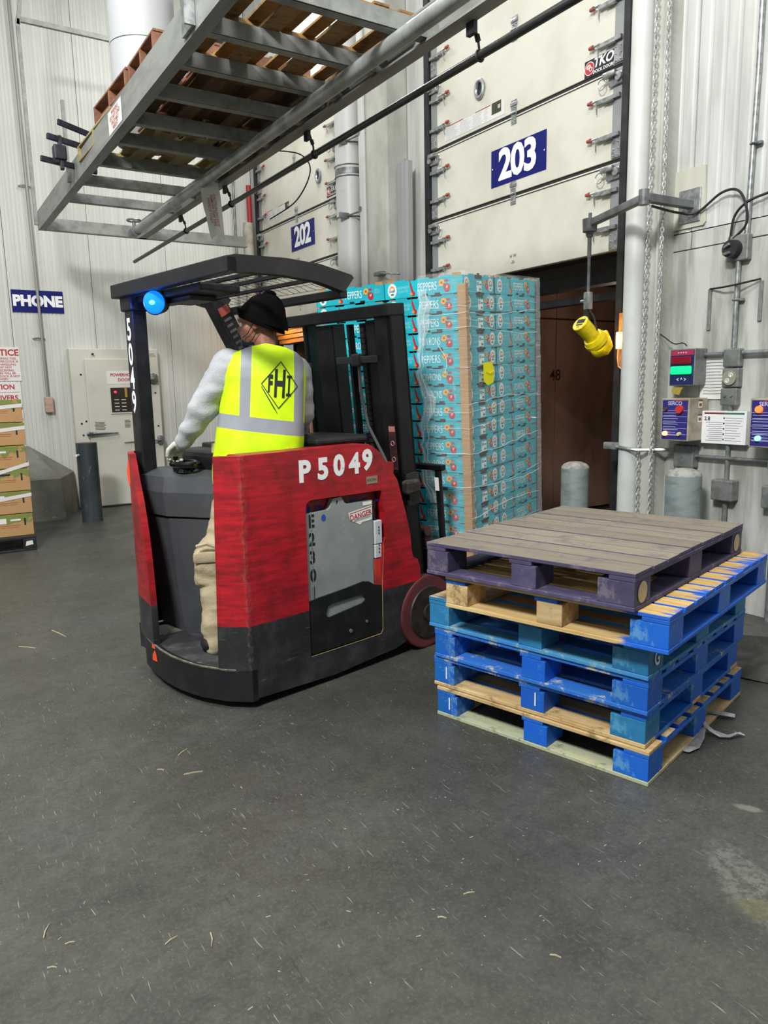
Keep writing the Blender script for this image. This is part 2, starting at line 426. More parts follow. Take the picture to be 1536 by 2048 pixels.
def bracket_part(door, y, z, s):
    mb = MB()
    mb.box((WX-.03, min(y+s*.05, y-s*.07), z-.045), (WX-.004, max(y+s*.05, y-s*.07), z+.04), 0, None, .006)
    mb.cyl((WX-.05, y+s*.03, z), (WX-.01, y+s*.03, z), .028, seg=12)
    mb.box((WX-.075, min(y+s*.02, y-s*.09), z+.01), (WX-.03, max(y+s*.02, y-s*.09), z+.045), 0, None, .006)
    mb.torus((WX-.05, y-s*.115, z-.015), .034, .004, 'X', 14, 5)
    struct('roller_bracket', mb, m_galv, door)
def dock_door(name, y0, y1, zb):
    mb = MB()
    for a, b in ((y0, y0+.055), (y1-.075, y1)):
        mb.box((WX-.03, a, 0), (WX+.20, b, ZT))
    mb.box((WX+.06, y0, zb+.0), (WX+.20, y1, zb+.06)); mb.box((WX+.03, y0+.05, ZT-.02), (WX+.2, y1-.05, ZT))
    d = struct(name, mb, m_black)
    ya, yb = y0+.06, y1-.078; z = zb; k = 0
    while z < ZT-.1:
        h = .62
        struct('panel', MB().box((WX, ya, z+.004), (WX+.05, yb, z+h-.012), 0, None, .004), m_cream, d)
        struct('weather_strip', MB().box((WX-.004, ya+.09, z+h-.030), (WX+.0005, yb-.09, z+h-.024)), m_gap, d)
        struct('joint_seal', MB().box((WX+.004, ya, z+h-.012), (WX+.045, yb, z+h+.004)), m_gap, d)
        if z > zb:
            yc = (ya+yb)/2-.01; mh = MB().box((WX-.006, yc-.032, z-.085), (WX-.0005, yc+.032, z+.10))
            mh.cyl((WX-.012, yc-.03, z+.0), (WX-.012, yc+.03, z+.0), .010, seg=10); 
            mh.box((WX-.012, yc-.04, z+.055), (WX-.004, yc+.04, z+.085), 0, None, .003)
            for dz in (-.06, -.04, .04, .075): mh.sphere((WX-.008, yc-.018, z+dz), .006, 8, 5); mh.sphere((WX-.008, yc+.018, z+dz), .006, 8, 5)
            struct('hinge', mh, m_galv, d)
        for s, yy in ((1, yb-.05), (-1, ya+.05)):
            struct('edge_plate', MB().box((WX-.008, yy-.042, z+.01), (WX-.0005, yy+.042, z+h-.02)), pm('grey_edge_plate', '8f9495', .5, .35), d)
            mr = MB().box((WX-.013, yy-.04, z+.01), (WX-.008, yy+.04, z+.13))
            for i in range(3):
                for jj in (-1, 1): mr.sphere((WX-.015, yy+jj*.022, z+.025+i*.045), .006, 8, 5)
            struct('hinge_plate', mr, m_galv, d)
            bracket_part(d, yy, z+h-.085, s)
            latch_parts(d, yy, z+.165, s, 0); latch_parts(d, yy, z+.42, s, 1)
        z += .63; k += 1
    return d
d1 = dock_door('door_1', W3[0], W3[1], 2.455)
d2 = dock_door('door_2', W2[0], W2[1], 2.455)
for d, yv in ((d1, 5.36), (d2, 9.20-.83)):
    mb = MB().torus((WX-.012, yv, 4.035), .062, .018, 'X', 24, 8, sq=(.82, 1.12)); mb.cyl((WX-.003, yv, 4.035), (WX-.001, yv, 4.035), .058, seg=20, mi=1)
    struct('porthole', mb, [m_galv, pm('port_glass', '23262c', .15)], d)
for d, yy in ((d1, 4.93), (d2, 9.0)):
    mb = MB(); fr = F_dock(yy, 2.535, WX)
    put(mb, '-X-', fr, .04, 0, .01, 1, .003); put(mb, 'H W', frame((WX, yy, 2.585), (0, -1, 0), (0, 0, 1)), .04, 0, .01, 1, .003)
    struct('stencil_mark', mb, pm('faded_ink', '5d5e58', .7), d)

# trailers docked behind the two openings
m_ply = pm('brown_trailer_plywood', '8a6e5e', .6, col2='6e5646', scale=2.2, lo=.4, hi=.65, stretch=(1, 1, .4), col3='7b6a5c', scale3=5, lo3=.58, hi3=.75, bump=.1)
m_mark = pm('dark_brown_mark', '2c1c16', .7)
def trailer(name, ya, yb, label, marks):
    t = thing(name, label, 'trailer', (4.95, (ya+yb)/2, 0))
    B = lambda lo, hi, nm, m: MB().box(lo, hi, 0).build(nm, m, t, True)
    B((4.95, ya, -.1), (12, yb, 0), 'deck', pm('trailer_deck', '3b3733', .7))
    B((4.95, ya, 2.62), (12, yb, 2.68), 'roof', m_ply); B((11.9, ya, 0), (12, yb, 2.62), 'nose_wall', m_ply)
    for yy in (ya, yb):
        B((4.95, yy-.06 if yy == ya else yy, 0), (12, yy if yy == ya else yy+.06, 2.62), 'side_wall', m_mark)
        x = 4.97
        s = 1 if yy == ya else -1
        for k in range(6):
            x1 = 6.155 if k == 0 else x+1.2
            B((x+.006, min(yy, yy+s*.02), .05), (min(x1, 11.88)-.006, max(yy, yy+s*.02), 2.205), 'lining_panel', m_ply)
            B((x+.006, min(yy, yy+s*.02), 2.225), (min(x1, 11.88)-.006, max(yy, yy+s*.02), 2.60), 'lining_panel', m_ply); x = x1
    B((4.86, ya-.05, 2.30), (5.0, yb+.05, 2.40), 'header_bar', m_black); B((4.90, ya-.05, 2.40), (4.98, yb+.05, 2.62), 'header_panel', pm('dark_header', '3b352e', .7))
    B((4.80, ya-.10, 2.16), (4.90, yb+.10, 2.22), 'seal_bar', m_black)
    if marks:
        mb = MB(); put(mb, '48', frame((6.15, yb-.022, 1.60), (1, 0, 0), (0, 0, 1)), .17, 0, .01); put(mb, 'RD  2', frame((6.70, yb-.022, 2.05), (1, 0, 0), (0, 0, 1)), .13, 0, .008)
        mb.build('painted_mark', m_mark, t, True)
    return t
trailer('trailer', 3.81, 6.09, 'brown plywood-lined trailer interior seen through the open doorway under door 203', True)
t2 = trailer('trailer', 7.87, 10.19, 'dark trailer interior with orange-lit header boards behind the opening of door 202', False)
for k in range(4):
    MB().box((4.70-.02*k, 7.9, 2.16+.062*k), (4.76, 10.2, 2.215+.062*k), 0, None, .004).build('header_board', pm('pine_board', 'b9803f', .5, col2='9a6630', scale=6, stretch=(1, .3, 3)), t2, True)
struct('dock_plate', MB().box((4.9, 3.8, -.1), (4.96, 6.1, .0)), m_steel)
def point(name, loc, e, col, r=.04):
    d = bpy.data.lights.new(name, 'POINT'); d.energy = e; d.color = col; d.shadow_soft_size = r
    o = bpy.data.objects.new(name, d); COL.objects.link(o); o.location = loc
point('unseen_warm_light', (5.6, 4.6, 2.15), 15, (1, .80, .64))  # fill light added to brighten the trailer interior; no lamp hangs there
point('unseen_warm_light', (4.42, 9.75, 2.28), 9, (1, .60, .28))

# ---- powerhouse door in the far wall
mb = MB().box((1.81, 10.30, 0), (2.934, BY+.03, 2.08), 0, None, .008)
d3 = struct('door_3', mb, m_cream)
struct('door_leaf', MB().box((1.98, 10.255, 0.02), (2.80, 10.298, 1.955), 0, None, .012), m_cream, d3)
mb = MB()
for px, pz in ((1.90, .97), (1.93, 1.75), (2.86, 1.75), (2.87, 1.50), (2.88, 1.05), (2.09, 2.01), (1.95, 1.15), (1.89, 1.12)): mb.cyl((px, 10.246 if 1.98 < px < 2.8 else 10.292, pz), (px, 10.305, pz), .012, seg=8)
struct('bolt', mb, m_ink, d3)
mb = MB().box((1.93, 10.20, .955), (2.02, 10.25, 1.01), 0, None, .01); mb.cyl((2.0, 10.21, .985), (2.24, 10.20, .985), .026, .012, seg=12); mb.tube([(2.24, 10.20, .985), (2.32, 10.21, .985)], .009, 8)
struct('latch_handle', mb, pm('chrome_dark', '7b8084', .25, .9), d3)
mb = MB().box((2.80, 10.22, 1.63), (2.90, 10.30, 1.75), 0, None, .02); mb.cyl((2.58, 10.235, 1.68), (2.84, 10.235, 1.68), .026, .034, seg=12)
struct('door_closer', mb, pm('grey_hinge', '6f7472', .4, .5), d3)
mb = MB().box((2.85, 10.24, .80), (2.93, 10.30, .92), 0, None, .02); mb.tube([(2.88, 10.22, .86), (2.62, 10.235, .86), (2.40, 10.24, .85)], [.016, .011, .006], 8)
struct('strap_hinge', mb, m_steel, d3)
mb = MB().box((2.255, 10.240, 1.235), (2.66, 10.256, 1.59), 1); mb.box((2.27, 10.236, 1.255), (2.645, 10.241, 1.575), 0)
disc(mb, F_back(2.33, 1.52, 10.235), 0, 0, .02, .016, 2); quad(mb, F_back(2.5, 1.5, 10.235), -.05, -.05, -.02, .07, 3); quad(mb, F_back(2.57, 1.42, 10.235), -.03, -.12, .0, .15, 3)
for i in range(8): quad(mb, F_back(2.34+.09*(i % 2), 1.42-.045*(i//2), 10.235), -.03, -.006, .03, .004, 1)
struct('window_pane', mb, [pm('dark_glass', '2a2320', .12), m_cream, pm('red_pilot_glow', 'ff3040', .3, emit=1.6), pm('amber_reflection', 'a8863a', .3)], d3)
mb = MB(); fr = F_back(2.46, 1.71, 10.253)
quad(mb, fr, -.22, -.085, .24, .085, 0, .0, .003); put(mb, 'POWERHOUSE', fr @ Matrix.Translation((0, .03, 0)), .055, 1, .03, .95); put(mb, 'DOOR', fr @ Matrix.Translation((0, -.035, 0)), .055, 1, .03, 1.0)
solo(mb, 'door_sign', [m_paper, m_red], 'small white sign reading POWERHOUSE DOOR in red on the cream far door', 'sign', (2.46, 10.25, 1.71))
mb = MB()
for (cx, cz, ww, hh) in ((2.12, 1.08, .15, .11), (2.47, 1.10, .09, .10)):
    for i in range(6): quad(mb, F_back(cx, cz, 10.2535), -ww/2, hh/2-.018*i-.010, ww/2*random.uniform(.5, 1), hh/2-.018*i, 0)
put(mb, 'EXIT\nDOOR', F_back(2.86, 2.0, 10.299), .03, 0, .01)
struct('faded_sticker', mb, pm('sticker_brown', '77725f', .6), d3)
# ================================================================ ON AND BESIDE THE WALLS
def number_sign(txt, y, z, wd, ht, label, size):
    mb = MB(); fr = F_dock(y, z, WX-.004)
    quad(mb, fr, -wd/2, -ht/2, wd/2, ht/2, 0, .0, .003); put(mb, txt, fr, size, 1, .035, .98, .002, spacing=.92)
    for s in (-1, 1): disc(mb, fr, s*(wd/2-.02), 0, .006, .006, 1, .002)
    return solo(mb, 'door_number_sign', [m_blue, m_signw], label, 'sign', (WX-.004, y, z))
number_sign('203', 4.882, 3.337, .66, .30, 'dark blue sign with white numerals 203 on the dock door', .335)
number_sign('202', 8.862, 3.437, .66, .31, 'dark blue sign with white numerals 202 on the farther dock door', .335)
def tko(y, z, label, d):
    mb = MB(); fr = F_dock(y, z, WX-.003); wd, ht = .27, .115
    quad(mb, fr, -wd/2, -ht/2, wd/2, ht/2, 0, .0, .002); put(mb, 'TKO', fr @ Matrix.Translation((.045, .018, 0)) @ Matrix(((1, .25, 0, 0), (0, 1, 0, 0), (0, 0, 1, 0), (0, 0, 0, 1))), .088, 1, .03, 1.0)
    disc(mb, fr, -.088, .0, .046, .046, 1, .001); disc(mb, fr, -.088, 0, .042, .042, 2, .0015)
    for a, b in ((-.1, .01), (-.075, -.008), (-.09, .012)): mb.torus((a, b, .002), .013, .003, 'Z', 10, 4, 1, fr)
    put(mb, 'DOCK DOORS', fr @ Matrix.Translation((.045, -.038, 0)), .030, 1, .02, 1.0)
    return solo(mb, 'maker_sticker', [m_ink, m_signw, m_red], label, 'sticker', (WX, y, z))
tko(4.035, 3.775, 'black and red TKO sticker near the right edge of door 203', 0)
tko(8.05, 3.80, 'black and red TKO sticker beside the white pipe on door 202', 0)
def caution(y, z, label):
    mb = MB(); fr = F_dock(y, z, WX-.002)
    quad(mb, fr, -.40, -.055, .42, .06, 0, .0, .001); quad(mb, fr, -.36, .062, -.13, .068, 1); quad(mb, fr, .04, .062, .24, .068, 1)
    for i in range(7):
        for c, x0, x1 in ((0, -.38, -.20), (1, -.18, -.02), (2, .0, .14), (3, .16, .22)): quad(mb, fr, x0, .045-.015*i, x1-random.uniform(0, .05), .050-.015*i, 3, .0006)
    quad(mb, fr, .26, -.02, .38, .07, 2, .002); quad(mb, fr, .34, .01, .37, .04, 3, .003)
    return solo(mb, 'caution_label', [pm('label_white', 'd0d1cf', .35), m_redplastic, pm('olive_print', '34351f', .5), pm('label_grey', 'b1b2b6', .4)], label, 'label', (WX, y, z))
caution(5.47, 3.80, 'long white caution label with red bars on door 203 beside the left hardware')
caution(9.60, 3.86, 'long pale caution label on door 202 above the 202 sign')

# white pipes and columns on the dock wall
def pipe_thing(name, x, y, r, z0, z1, label, cat='pipe', mat=m_white, clamps=(), seg=28):
    t = thing(name, label, cat, (x, y, z0)); MB().cyl((x, y, z0), (x, y, z1), r, seg=seg).build('shaft', mat, t, True)
    for zc in clamps:
        mb = MB().torus((x, y, zc), r+.004, .007, 'Z', 28, 6); mb.box((x-r-.05, y-r*.6-.03, zc-.03), (x-r*.4, y-r*.6, zc+.03), 0, None, .005)
        mb.tube([(x-r*.7, y-r*.7, zc), (x-r*.5, y-r-.15, zc+.01), (x-.05, y-r-.30, zc+.0), (WX-.03, y-r-.42, zc-.01)], .010, 6)
        mb.cyl((x-.10, y-r-.20, zc+.02), (x-.04, y-r-.20, zc+.02), .03, seg=10)
        mb.build('pipe_clamp', m_steel, t, True)
    return t
pipe_thing('white_pipe', 4.26, 7.27, .155, 0, 7.2, 'thick white vertical pipe with strap clamps between doors 202 and 203', clamps=(2.95+.36, 4.05))
mb = MB().torus((4.26, 7.27, 3.72), .162, .006, 'Z', 28, 6); mb.torus((4.26, 7.27, 3.83), .162, .005, 'Z', 28, 6); mb.cyl((4.26, 7.27, 3.74), (4.26, 7.27, 3.80), .159, seg=28)
solo(mb, 'pipe_band', m_steel, 'narrow coupling band midway up the thick white pipe', 'band', (4.26, 7.27, 3.72))
t = thing('steel_column', 'pale grey boxed column just right of the thick white pipe', 'column', (4.3, 6.68, 0))
MB().box((4.20, 6.46, 0), (WX-.013, 6.93, 7.2), 0, None, .02).build('column_cladding', m_greyp, t, True)
MB().box((4.165, 6.83, 0), (4.20, 6.93, 7.2), 0, None, .012).build('corner_flange', m_white, t, True)
mb = MB().box((4.13, 6.50, 2.62), (4.20, 6.64, 2.66), 0, None, .008); mb.tube([(4.15, 6.52, 2.64), (4.13, 6.42, 2.62), (4.20, 6.25, 2.60)], .008, 6)
mb.build('hook_bracket', m_steel, t, True)
for k in range(3):
    yy = 6.40-.064*k; lean = .03*(k-1)
    mb = MB().prism([(0, 0), (.06, 0), (.06, .006), (.006, .006), (.006, .05), (0, .05)], 3.66+.03*(k % 2), lambda a, b, tt: (4.30+b+.01*tt*0+.02*k*.2, yy+a-.03+lean*(3.6-tt)/3.6, tt+.0))
    solo(mb, 'plastic_trim', pm('pale_grey_trim', '97999b', .5), ['pale grey angle trim standing nearest the boxed column', 'pale grey angle trim standing in the middle of the bundle of three', 'pale grey angle trim standing nearest door 203'][k], 'trim strip', (4.3, yy, 0), 'angle trims leaning by the column')

t = thing('door_track_column', 'white rounded steel column at the right jamb of door 203', 'column', (4.30, 3.5, 0))
MB().cyl((4.30, 3.515, 0), (4.30, 3.515, 7.2), .07, seg=24).build('tube', m_white, t, True)
MB().box((4.33, 3.33, 0), (4.36, 3.60, 7.2), 0, None, .008).box((4.30, 3.33, 0), (4.33, 3.345, 7.2)).box((4.36, 3.56, 0), (WX-.001, 3.60, 7.2)).box((4.36, 3.34, 0), (WX-.001, 3.36, 7.2)).build('track_channel', m_greyp, t, True)
MB().tube([(4.35, 3.66, 1.06), (4.245, 3.60, 1.06), (4.222, 3.515, 1.05), (4.24, 3.40, 1.04), (4.40, 3.27, 1.04), (4.455, 3.16, 1.04)], .013, 6).box((4.2, 3.56, 1.035), (4.25, 3.66, 1.085), 0, None, .006).build('clamp_strap', m_galv, t, True)

def chain(y, x, z0, z1, label, ph):
    mb = MB(); z = z0; k = 0
    while z < z1:
        yy = y+.0+.012*math.sin(z*1.3+ph)
        m = Matrix.Translation((x, yy, z)) @ Matrix.Rotation(PI/2*(k % 2)+.5, 4, 'Z')
        mb.torus((0, 0, 0), .0155, .0044, 'X', 8, 4, sq=(.62, 1.18), mat=m); z += .028; k += 1
    return solo(mb, 'hoist_chain', pm('chain_zinc', 'd0d3d3', .3, .35, col2='9da0a2', scale=20), label, 'chain', (x, y, z0), 'hoist chains')
chain(3.40, 4.275, .35, 4.6, 'steel hoist chain loop hanging left, against the white column', .3)
chain(3.29, 4.265, .35, 4.6, 'steel hoist chain loop hanging right, next to the control boxes', 1.3)

# dock light on its swing arm
m_arm = pm('arm_grey', '6d7172', .5, .3, col2='55595b', scale=9)
t = thing('dock_light', 'yellow dock light hanging from a jointed grey swing arm at door 203', 'lamp', (WX, 3.21, 2.6))
A0 = Vector((WX, 3.21, 2.64)); A1 = Vector((3.99, 3.21, 2.635)); A2 = Vector((4.14, 3.78, 2.60))
MB().box((WX-.022, 3.14, 2.53), (WX-.0005, 3.30, 2.74), 0, None, .003).build('wall_plate', m_galv, t, True)
def bar(mb, a, b, wd, ht, mi=0):
    d = (b-a); L = d.length; m = frame(a, d, Vector((0, 0, 1)).cross(d)); mb.box((0, -wd/2, -ht/2), (L, wd/2, ht/2), mi, m, .004); return mb
bar(MB(), A0, A1, .05, .05).build('inner_arm', m_arm, t, True)
bar(MB(), A1+Vector((0, -.03, .0)), A2, .05, .045).cyl((A1.x, A1.y, 2.59), (A1.x, A1.y, 2.68), .032, seg=12).build('outer_arm', m_arm, t, True)
MB().cyl(A2+Vector((0, .0, .03)), A2+Vector((0, .0, -.055)), .052, .048, seg=18).cyl(A2+Vector((0, 0, .03)), A2+Vector((0, 0, .07)), .012).cyl(A2-Vector((0, 0, .055)), A2-Vector((0, 0, .09)), .03, .02).build('swivel_joint', m_arm, t, True)
MB().cyl(A2-Vector((0, 0, .08)), A2-Vector((0, 0, .23)), .014, seg=12).cyl(A2-Vector((0, 0, .2)), A2-Vector((0, 0, .46)), .011, seg=12).build('drop_rod', m_arm, t, True)
MB().box((A2.x-.022, A2.y-.025, A2.z-.58), (A2.x+.022, A2.y+.025, A2.z-.46), 0, None, .006).cyl((A2.x, A2.y+.03, A2.z-.52), (A2.x, A2.y+.065, A2.z-.52), .012).build('clevis', m_galv, t, True)
yw = pm('safety_yellow_paint', 'e8d20a', .38, col2='cdb608', scale=9)
HC = Vector((4.16, 3.75, 1.83)); d = Vector((-.78, .05, .60)).normalized(); e = -d
mb = MB(); mb.cyl(HC+d*.0, HC+d*.15, .056, .060, seg=24, mi=0); mb.torus((0, 0, 0), .056, .007, 'Z', 24, 6, 0, frame(HC+d*.146, d.orthogonal(), d.cross(d.orthogonal()))); mb.cyl(HC-d*.03, HC, .082, .07, seg=24); mb.cyl(HC-d*.06, HC-d*.03, .086, .084, seg=24)
mb.build('lamp_housing', yw, t, True)
mb = MB(); q_ = Vector((0, -1, 0))-d*d.dot(Vector((0, -1, 0))); fr = frame(HC+d*.1505, q_, d.cross(q_)); mb = MB()
quad(mb, fr, -.036, .0, .036, .034, 0, .002); quad(mb, fr, -.03, -.02, .03, -.008, 0, .002); put(mb, 'TRI', fr @ Matrix.Translation((0, -.035, 0)), .02, 0, .01); mb.build('warning_label', m_ink, t, True)
rings = []
side = d.orthogonal().normalized(); s2 = d.cross(side)
for q, r0 in ((.06, .084), (.075, .088), (.11, .082), (.14, .07), (.165, .03)):
    rings.append([HC-d*q+(side*math.cos(a)+s2*math.sin(a))*(r0*(1+.13*math.sin(3*a+q*30)+.06*math.sin(7*a)))-d*(.018*math.sin(2*a+1)) for a in [2*PI*i/28 for i in range(28)]])
MB().loft(rings).build('yellow_guard', yw, t, True)
MB().box((4.12, 3.765, 1.90), (4.135, 3.80, 2.05)).tube([(4.135, 3.78, 2.04), (4.14, 3.72, 1.96), (4.15, 3.70, 1.87)], .007, 6).build('yoke', m_black, t, True)

def cable(name, pts, r, mat, label, cat='cable'):
    P = [Vector(p) for p in pts]; out = []
    for i in range(len(P)-1):
        p0 = P[max(i-1, 0)]; p1 = P[i]; p2 = P[i+1]; p3 = P[min(i+2, len(P)-1)]
        for k in range(8):
            s = k/8; out.append(.5*((2*p1)+(-p0+p2)*s+(2*p0-5*p1+4*p2-p3)*s*s+(-p0+3*p1-3*p2+p3)*s**3))
    out.append(P[-1])
    return solo(MB().tube(out, r, 7), name, mat, label, cat, tuple(P[0]))
cable('lamp_cable', [(4.1, 3.235, 2.60), (4.36, 3.23, 2.585), (4.44, 3.15, 2.58), (4.43, 2.98, 2.66), (4.42, 2.86, 2.65), (4.42, 2.80, 2.55), (4.43, 2.80, 2.44), (4.43, 2.88, 2.37)], .008, m_black, 'black cable looping from the swing arm down into the outlet box')
cable('power_cable', [(4.43, 2.90, 2.36), (4.43, 2.88, 2.50), (4.43, 2.80, 2.57), (4.44, 2.66, 2.60), (4.44, 2.45, 2.62)], .008, m_black, 'black cable leaving the outlet box towards the right edge')
cable('control_wire', [(4.33, 3.37, 1.86), (4.38, 3.31, 1.80), (4.40, 3.25, 1.755), (4.40, 3.18, 1.755), (4.40, 3.15, 1.735)], .004, m_ink, 'thin dark wire running into the top of the traffic signal box', 'wire')

m_box = pm('grey_box_paint', '7d807e', .45, .2, col2='6a6d6b', scale=14)
def jbox(y, z, wd, ht, dp, label, style=0):
    t = thing('junction_box', label, 'electrical box', (WX, y, z))
    MB().box((WX-dp, y-wd/2, z-ht/2), (WX-.001, y+wd/2, z+ht/2), 0, None, .008).build('housing', m_box, t, True)
    mb = MB(); fr = F_dock(y, z, WX-dp)
    if style == 0:
        for a in (-1, 1):
            for b in (-1, 1): disc(mb, fr, a*wd*.38, b*ht*.38, .006, .006, 0, .0012, 8)
        mb.build('screw', m_steel, t, True)
    if style == 1:
        mb.cyl((WX-dp-.012, y, z), (WX-dp, y, z), wd*.40, seg=24); mb.build('outlet_plate', pm('outlet_tan', '8f8e7c', .5), t, True)
        mb = MB()
        for s in (-1, 1):
            fr2 = fr @ Matrix.Translation((s*.012, s*.018, .0125)); mb.torus((0, 0, 0), .012, .003, 'Z', 12, 5, 0, fr2); quad(mb, fr2, -.003, -.01, .003, .006, 0)
        mb.build('socket', m_signw, t, True)
    if style == 2:
        for s in (-1, 1): MB().cyl((WX-dp-.008, y+s*.022, z+.01), (WX-dp, y+s*.022, z+.01), .010, seg=12).build('push_button', m_box, t, True)
    if style == 3:
        mb.cyl((WX-dp-.05, y+.02, z-.005), (WX-dp+.01, y+.02, z-.005), .052, .056, seg=20); mb.build('outlet_cover', m_black, t, True)
        mb = MB().tube([(WX-dp-.06, y+.05, z+.005), (WX-dp-.07, y+.01, z+.02)], .008, 6).tube([(WX-dp-.06, y+.055, z-.035), (WX-dp-.07, y+.005, z-.03)], .008, 6); mb.build('plug_prong', m_galv, t, True)
    return t
jbox(2.845, 1.645, .115, .115, .05, 'plain grey junction box at the top of the column of three boxes')
jbox(2.845, 1.520, .115, .120, .05, 'grey outlet box with a round tan socket plate, middle of three', 1)
jbox(2.850, 1.400, .115, .110, .05, 'grey push-button box, lowest of the column of three', 2)
jbox(2.845, 2.31, .14, .155, .05, 'dark outlet box with black cables plugged in, above the control boxes', 3)
jbox(2.845, .80, .150, .135, .08, 'grey junction box low on the wall, right of the bollard')
jbox(2.50, .79, .150, .140, .08, 'grey junction box at the right edge of the picture, low on the wall')
jbox(3.145, 1.00, .15, .15, .07, 'dark grey junction box directly under the purple control box')
jbox(2.50, 1.02, .11, .12, .07, 'small dark junction box at the right edge, above the low one')
def conduit(pts, r, label, mat=m_galv, ties=()):
    t = thing('conduit', label, 'conduit', pts[0]); MB().tube(pts, r, 12).build('tube', mat, t, True)
    for p in ties: MB().torus(p, r+.006, .006, 'Z', 12, 5).box((p[0]-.004, p[1]-.045, p[2]-.008), (p[0]+.02, p[1]+.0, p[2]+.008)).build('strap', m_steel, t, True)
    return t
conduit([(4.445, 2.785, 5.2), (4.445, 2.785, 3.3), (4.445, 2.80, 2.385)], .016, 'silver conduit running up the wall from the dark outlet box', ties=((4.445, 2.785, 2.9),))
conduit([(4.445, 2.845, 2.23), (4.445, 2.845, 1.705)], .0155, 'silver conduit between the dark outlet box and the three boxes', ties=((4.445, 2.845, 2.0),))
conduit([(4.445, 2.845, 1.343), (4.445, 2.845, .868)], .014, 'grey conduit dropping behind the white instruction plate', m_box)
conduit([(4.445, 2.845, .731), (4.445, 2.845, .0)], .016, 'grey conduit going down to the floor behind the pallets', m_box)
conduit([(4.445, 2.50, .719), (4.445, 2.50, .0)], .03, 'thick pale conduit reaching the floor at the right edge', m_galv)
conduit([(4.445, 3.07, 1.672), (4.445, 2.91, 1.672)], .015, 'short dark conduit from the signal box to the top grey box', m_steel)
conduit([(4.445, 2.78, 1.672), (4.445, 2.2, 1.67)], .015, 'silver conduit running right from the top grey box', m_galv)
conduit([(4.44, 3.07, 1.005), (4.44, 2.56, 1.005)], .013, 'horizontal grey conduit under the instruction plate', m_steel)
conduit([(4.44, 3.22, 1.08), (4.44, 3.215, 1.0), (4.42, 3.20, .86)], .018, 'short conduit dropping behind the right bollard', m_steel)
for yy, z0, z1, lb in ((3.045, 1.83, 2.09, 'narrow dark slotted strip left of the silver conduit'), (2.70, 1.86, 2.10, 'narrow grey slotted strip right of the silver conduit')):
    solo(MB().box((WX-.012, yy-.012, z0), (WX-.001, yy+.012, z1), 0, None, .002), 'slotted_strip', m_box, lb, 'strip', (WX, yy, z0))
solo(MB().tube([(WX-.008, 3.045, 2.09), (WX-.05, 2.93, 2.085), (WX-.06, 2.82, 2.09), (WX-.015, 2.70, 2.11)], .006, 6), 'tie_wire', m_ink, 'dark tie wire crossing the silver conduit between two strips', 'wire', (WX, 3.045, 2.09))

m_lav = pm('panel_violet', '2b2874', .4)
def signal_box():
    t = thing('traffic_signal_box', 'dark grey signal box with red and lit green lamps on the wall', 'signal', (WX, 3.14, 1.6))
    y0, y1, z0, z1, dp = 3.045, 3.235, 1.475, 1.715, .13
    MB().box((WX-dp, y0, z0), (WX-.001, y1, z1), 0, None, .006).build('housing', m_box, t, True)
    fr = F_dock(3.14, 1.595, WX-dp)
    mb = MB(); quad(mb, fr, -.088, -.112, .088, .112, 0, .002, .002); quad(mb, fr, -.086, .078, .086, .110, 1, .003)
    put(mb, '= = = =', fr @ Matrix.Translation((0, .094, .003)), .022, 2, .01); put(mb, '< ^ >', fr @ Matrix.Translation((0, -.08, .002)), .035, 2, .01)
    mb.build('face_plate', [pm('panel_navy', '1d2559', .4), pm('panel_crimson', 'a03050', .4), m_signw], t, True)
    MB().box((-.075, .02, .003), (.075, .070, .018), 0, fr, .01).build('red_lens', pm('red_lens', '7c0f24', .15), t, True)
    mb = MB(); mb.box((-.078, -.045, .003), (.078, .008, .020), 0, fr, .012); mb.build('green_lens', pm('green_lamp', '10e878', .2, emit=1.3), t, True)
signal_box()
def control_box(y0, y1, z0, z1, label, dp, lamps, name='control_box'):
    t = thing(name, label, 'control box', (WX, (y0+y1)/2, z0))
    tan = pm('tan_enclosure', 'a39d8a', .5, col2='8d8775', scale=10)
    MB().box((WX-dp, y0, z0), (WX-.001, y1, z1), 0, None, .006).build('enclosure', tan, t, True)
    yc = (y0+y1)/2; zc = (z0+z1)/2; hw = (y1-y0)/2; hh = (z1-z0)/2; fr = F_dock(yc, zc, WX-dp)
    mb = MB(); quad(mb, fr, -hw+.012, -hh+.010, hw-.012, hh-.012, 0, .002, .002)
    for i in range(5): quad(mb, fr, -hw+.014, hh*.42-i*hh*.28, hw-.014, hh*.42-i*hh*.28+.002, 1, .003)
    put(mb, 'SERCO', fr @ Matrix.Translation((0, hh*.76, .002)), .035, 1, .02); quad(mb, fr, -hw*.2, hh*.88, hw*.8, hh*.91, 2, .003)
    for i in range(9): quad(mb, fr, -hw*.8, hh*.3-i*hh*.13, hw*(.1 if i % 2 else .25), hh*.3-i*hh*.13+.003, 1, .003)
    mb.build('face_plate', [m_lav, pm('print_pale', 'b9b8d8', .5), m_red], t, True)
    for (a, b, r, m) in lamps:
        MB().cyl((0, 0, 0), (0, 0, .018), r, r*.9, seg=20, mat=fr @ Matrix.Translation((a*hw, b*hh, .003))).build('lamp' if 'glow' in m.name else 'button', m, t, True)
    mb = MB()
    for k, zz in enumerate((hh*.72, hh*.05)): 
        f2 = frame((WX-dp*.45, y0-.001, zc+zz), (1, 0, 0), (0, 0, 1)); quad(mb, f2, -.022, -.026, .022, .026, 0); quad(mb, f2, -.022, .018, .022, .028, 1, .002); quad(mb, f2, -.012, -.014, .014, .004, 1, .002)
    mb.build('side_label', [m_paper, pm('rust_print', '8d3b2c', .6)], t, True)
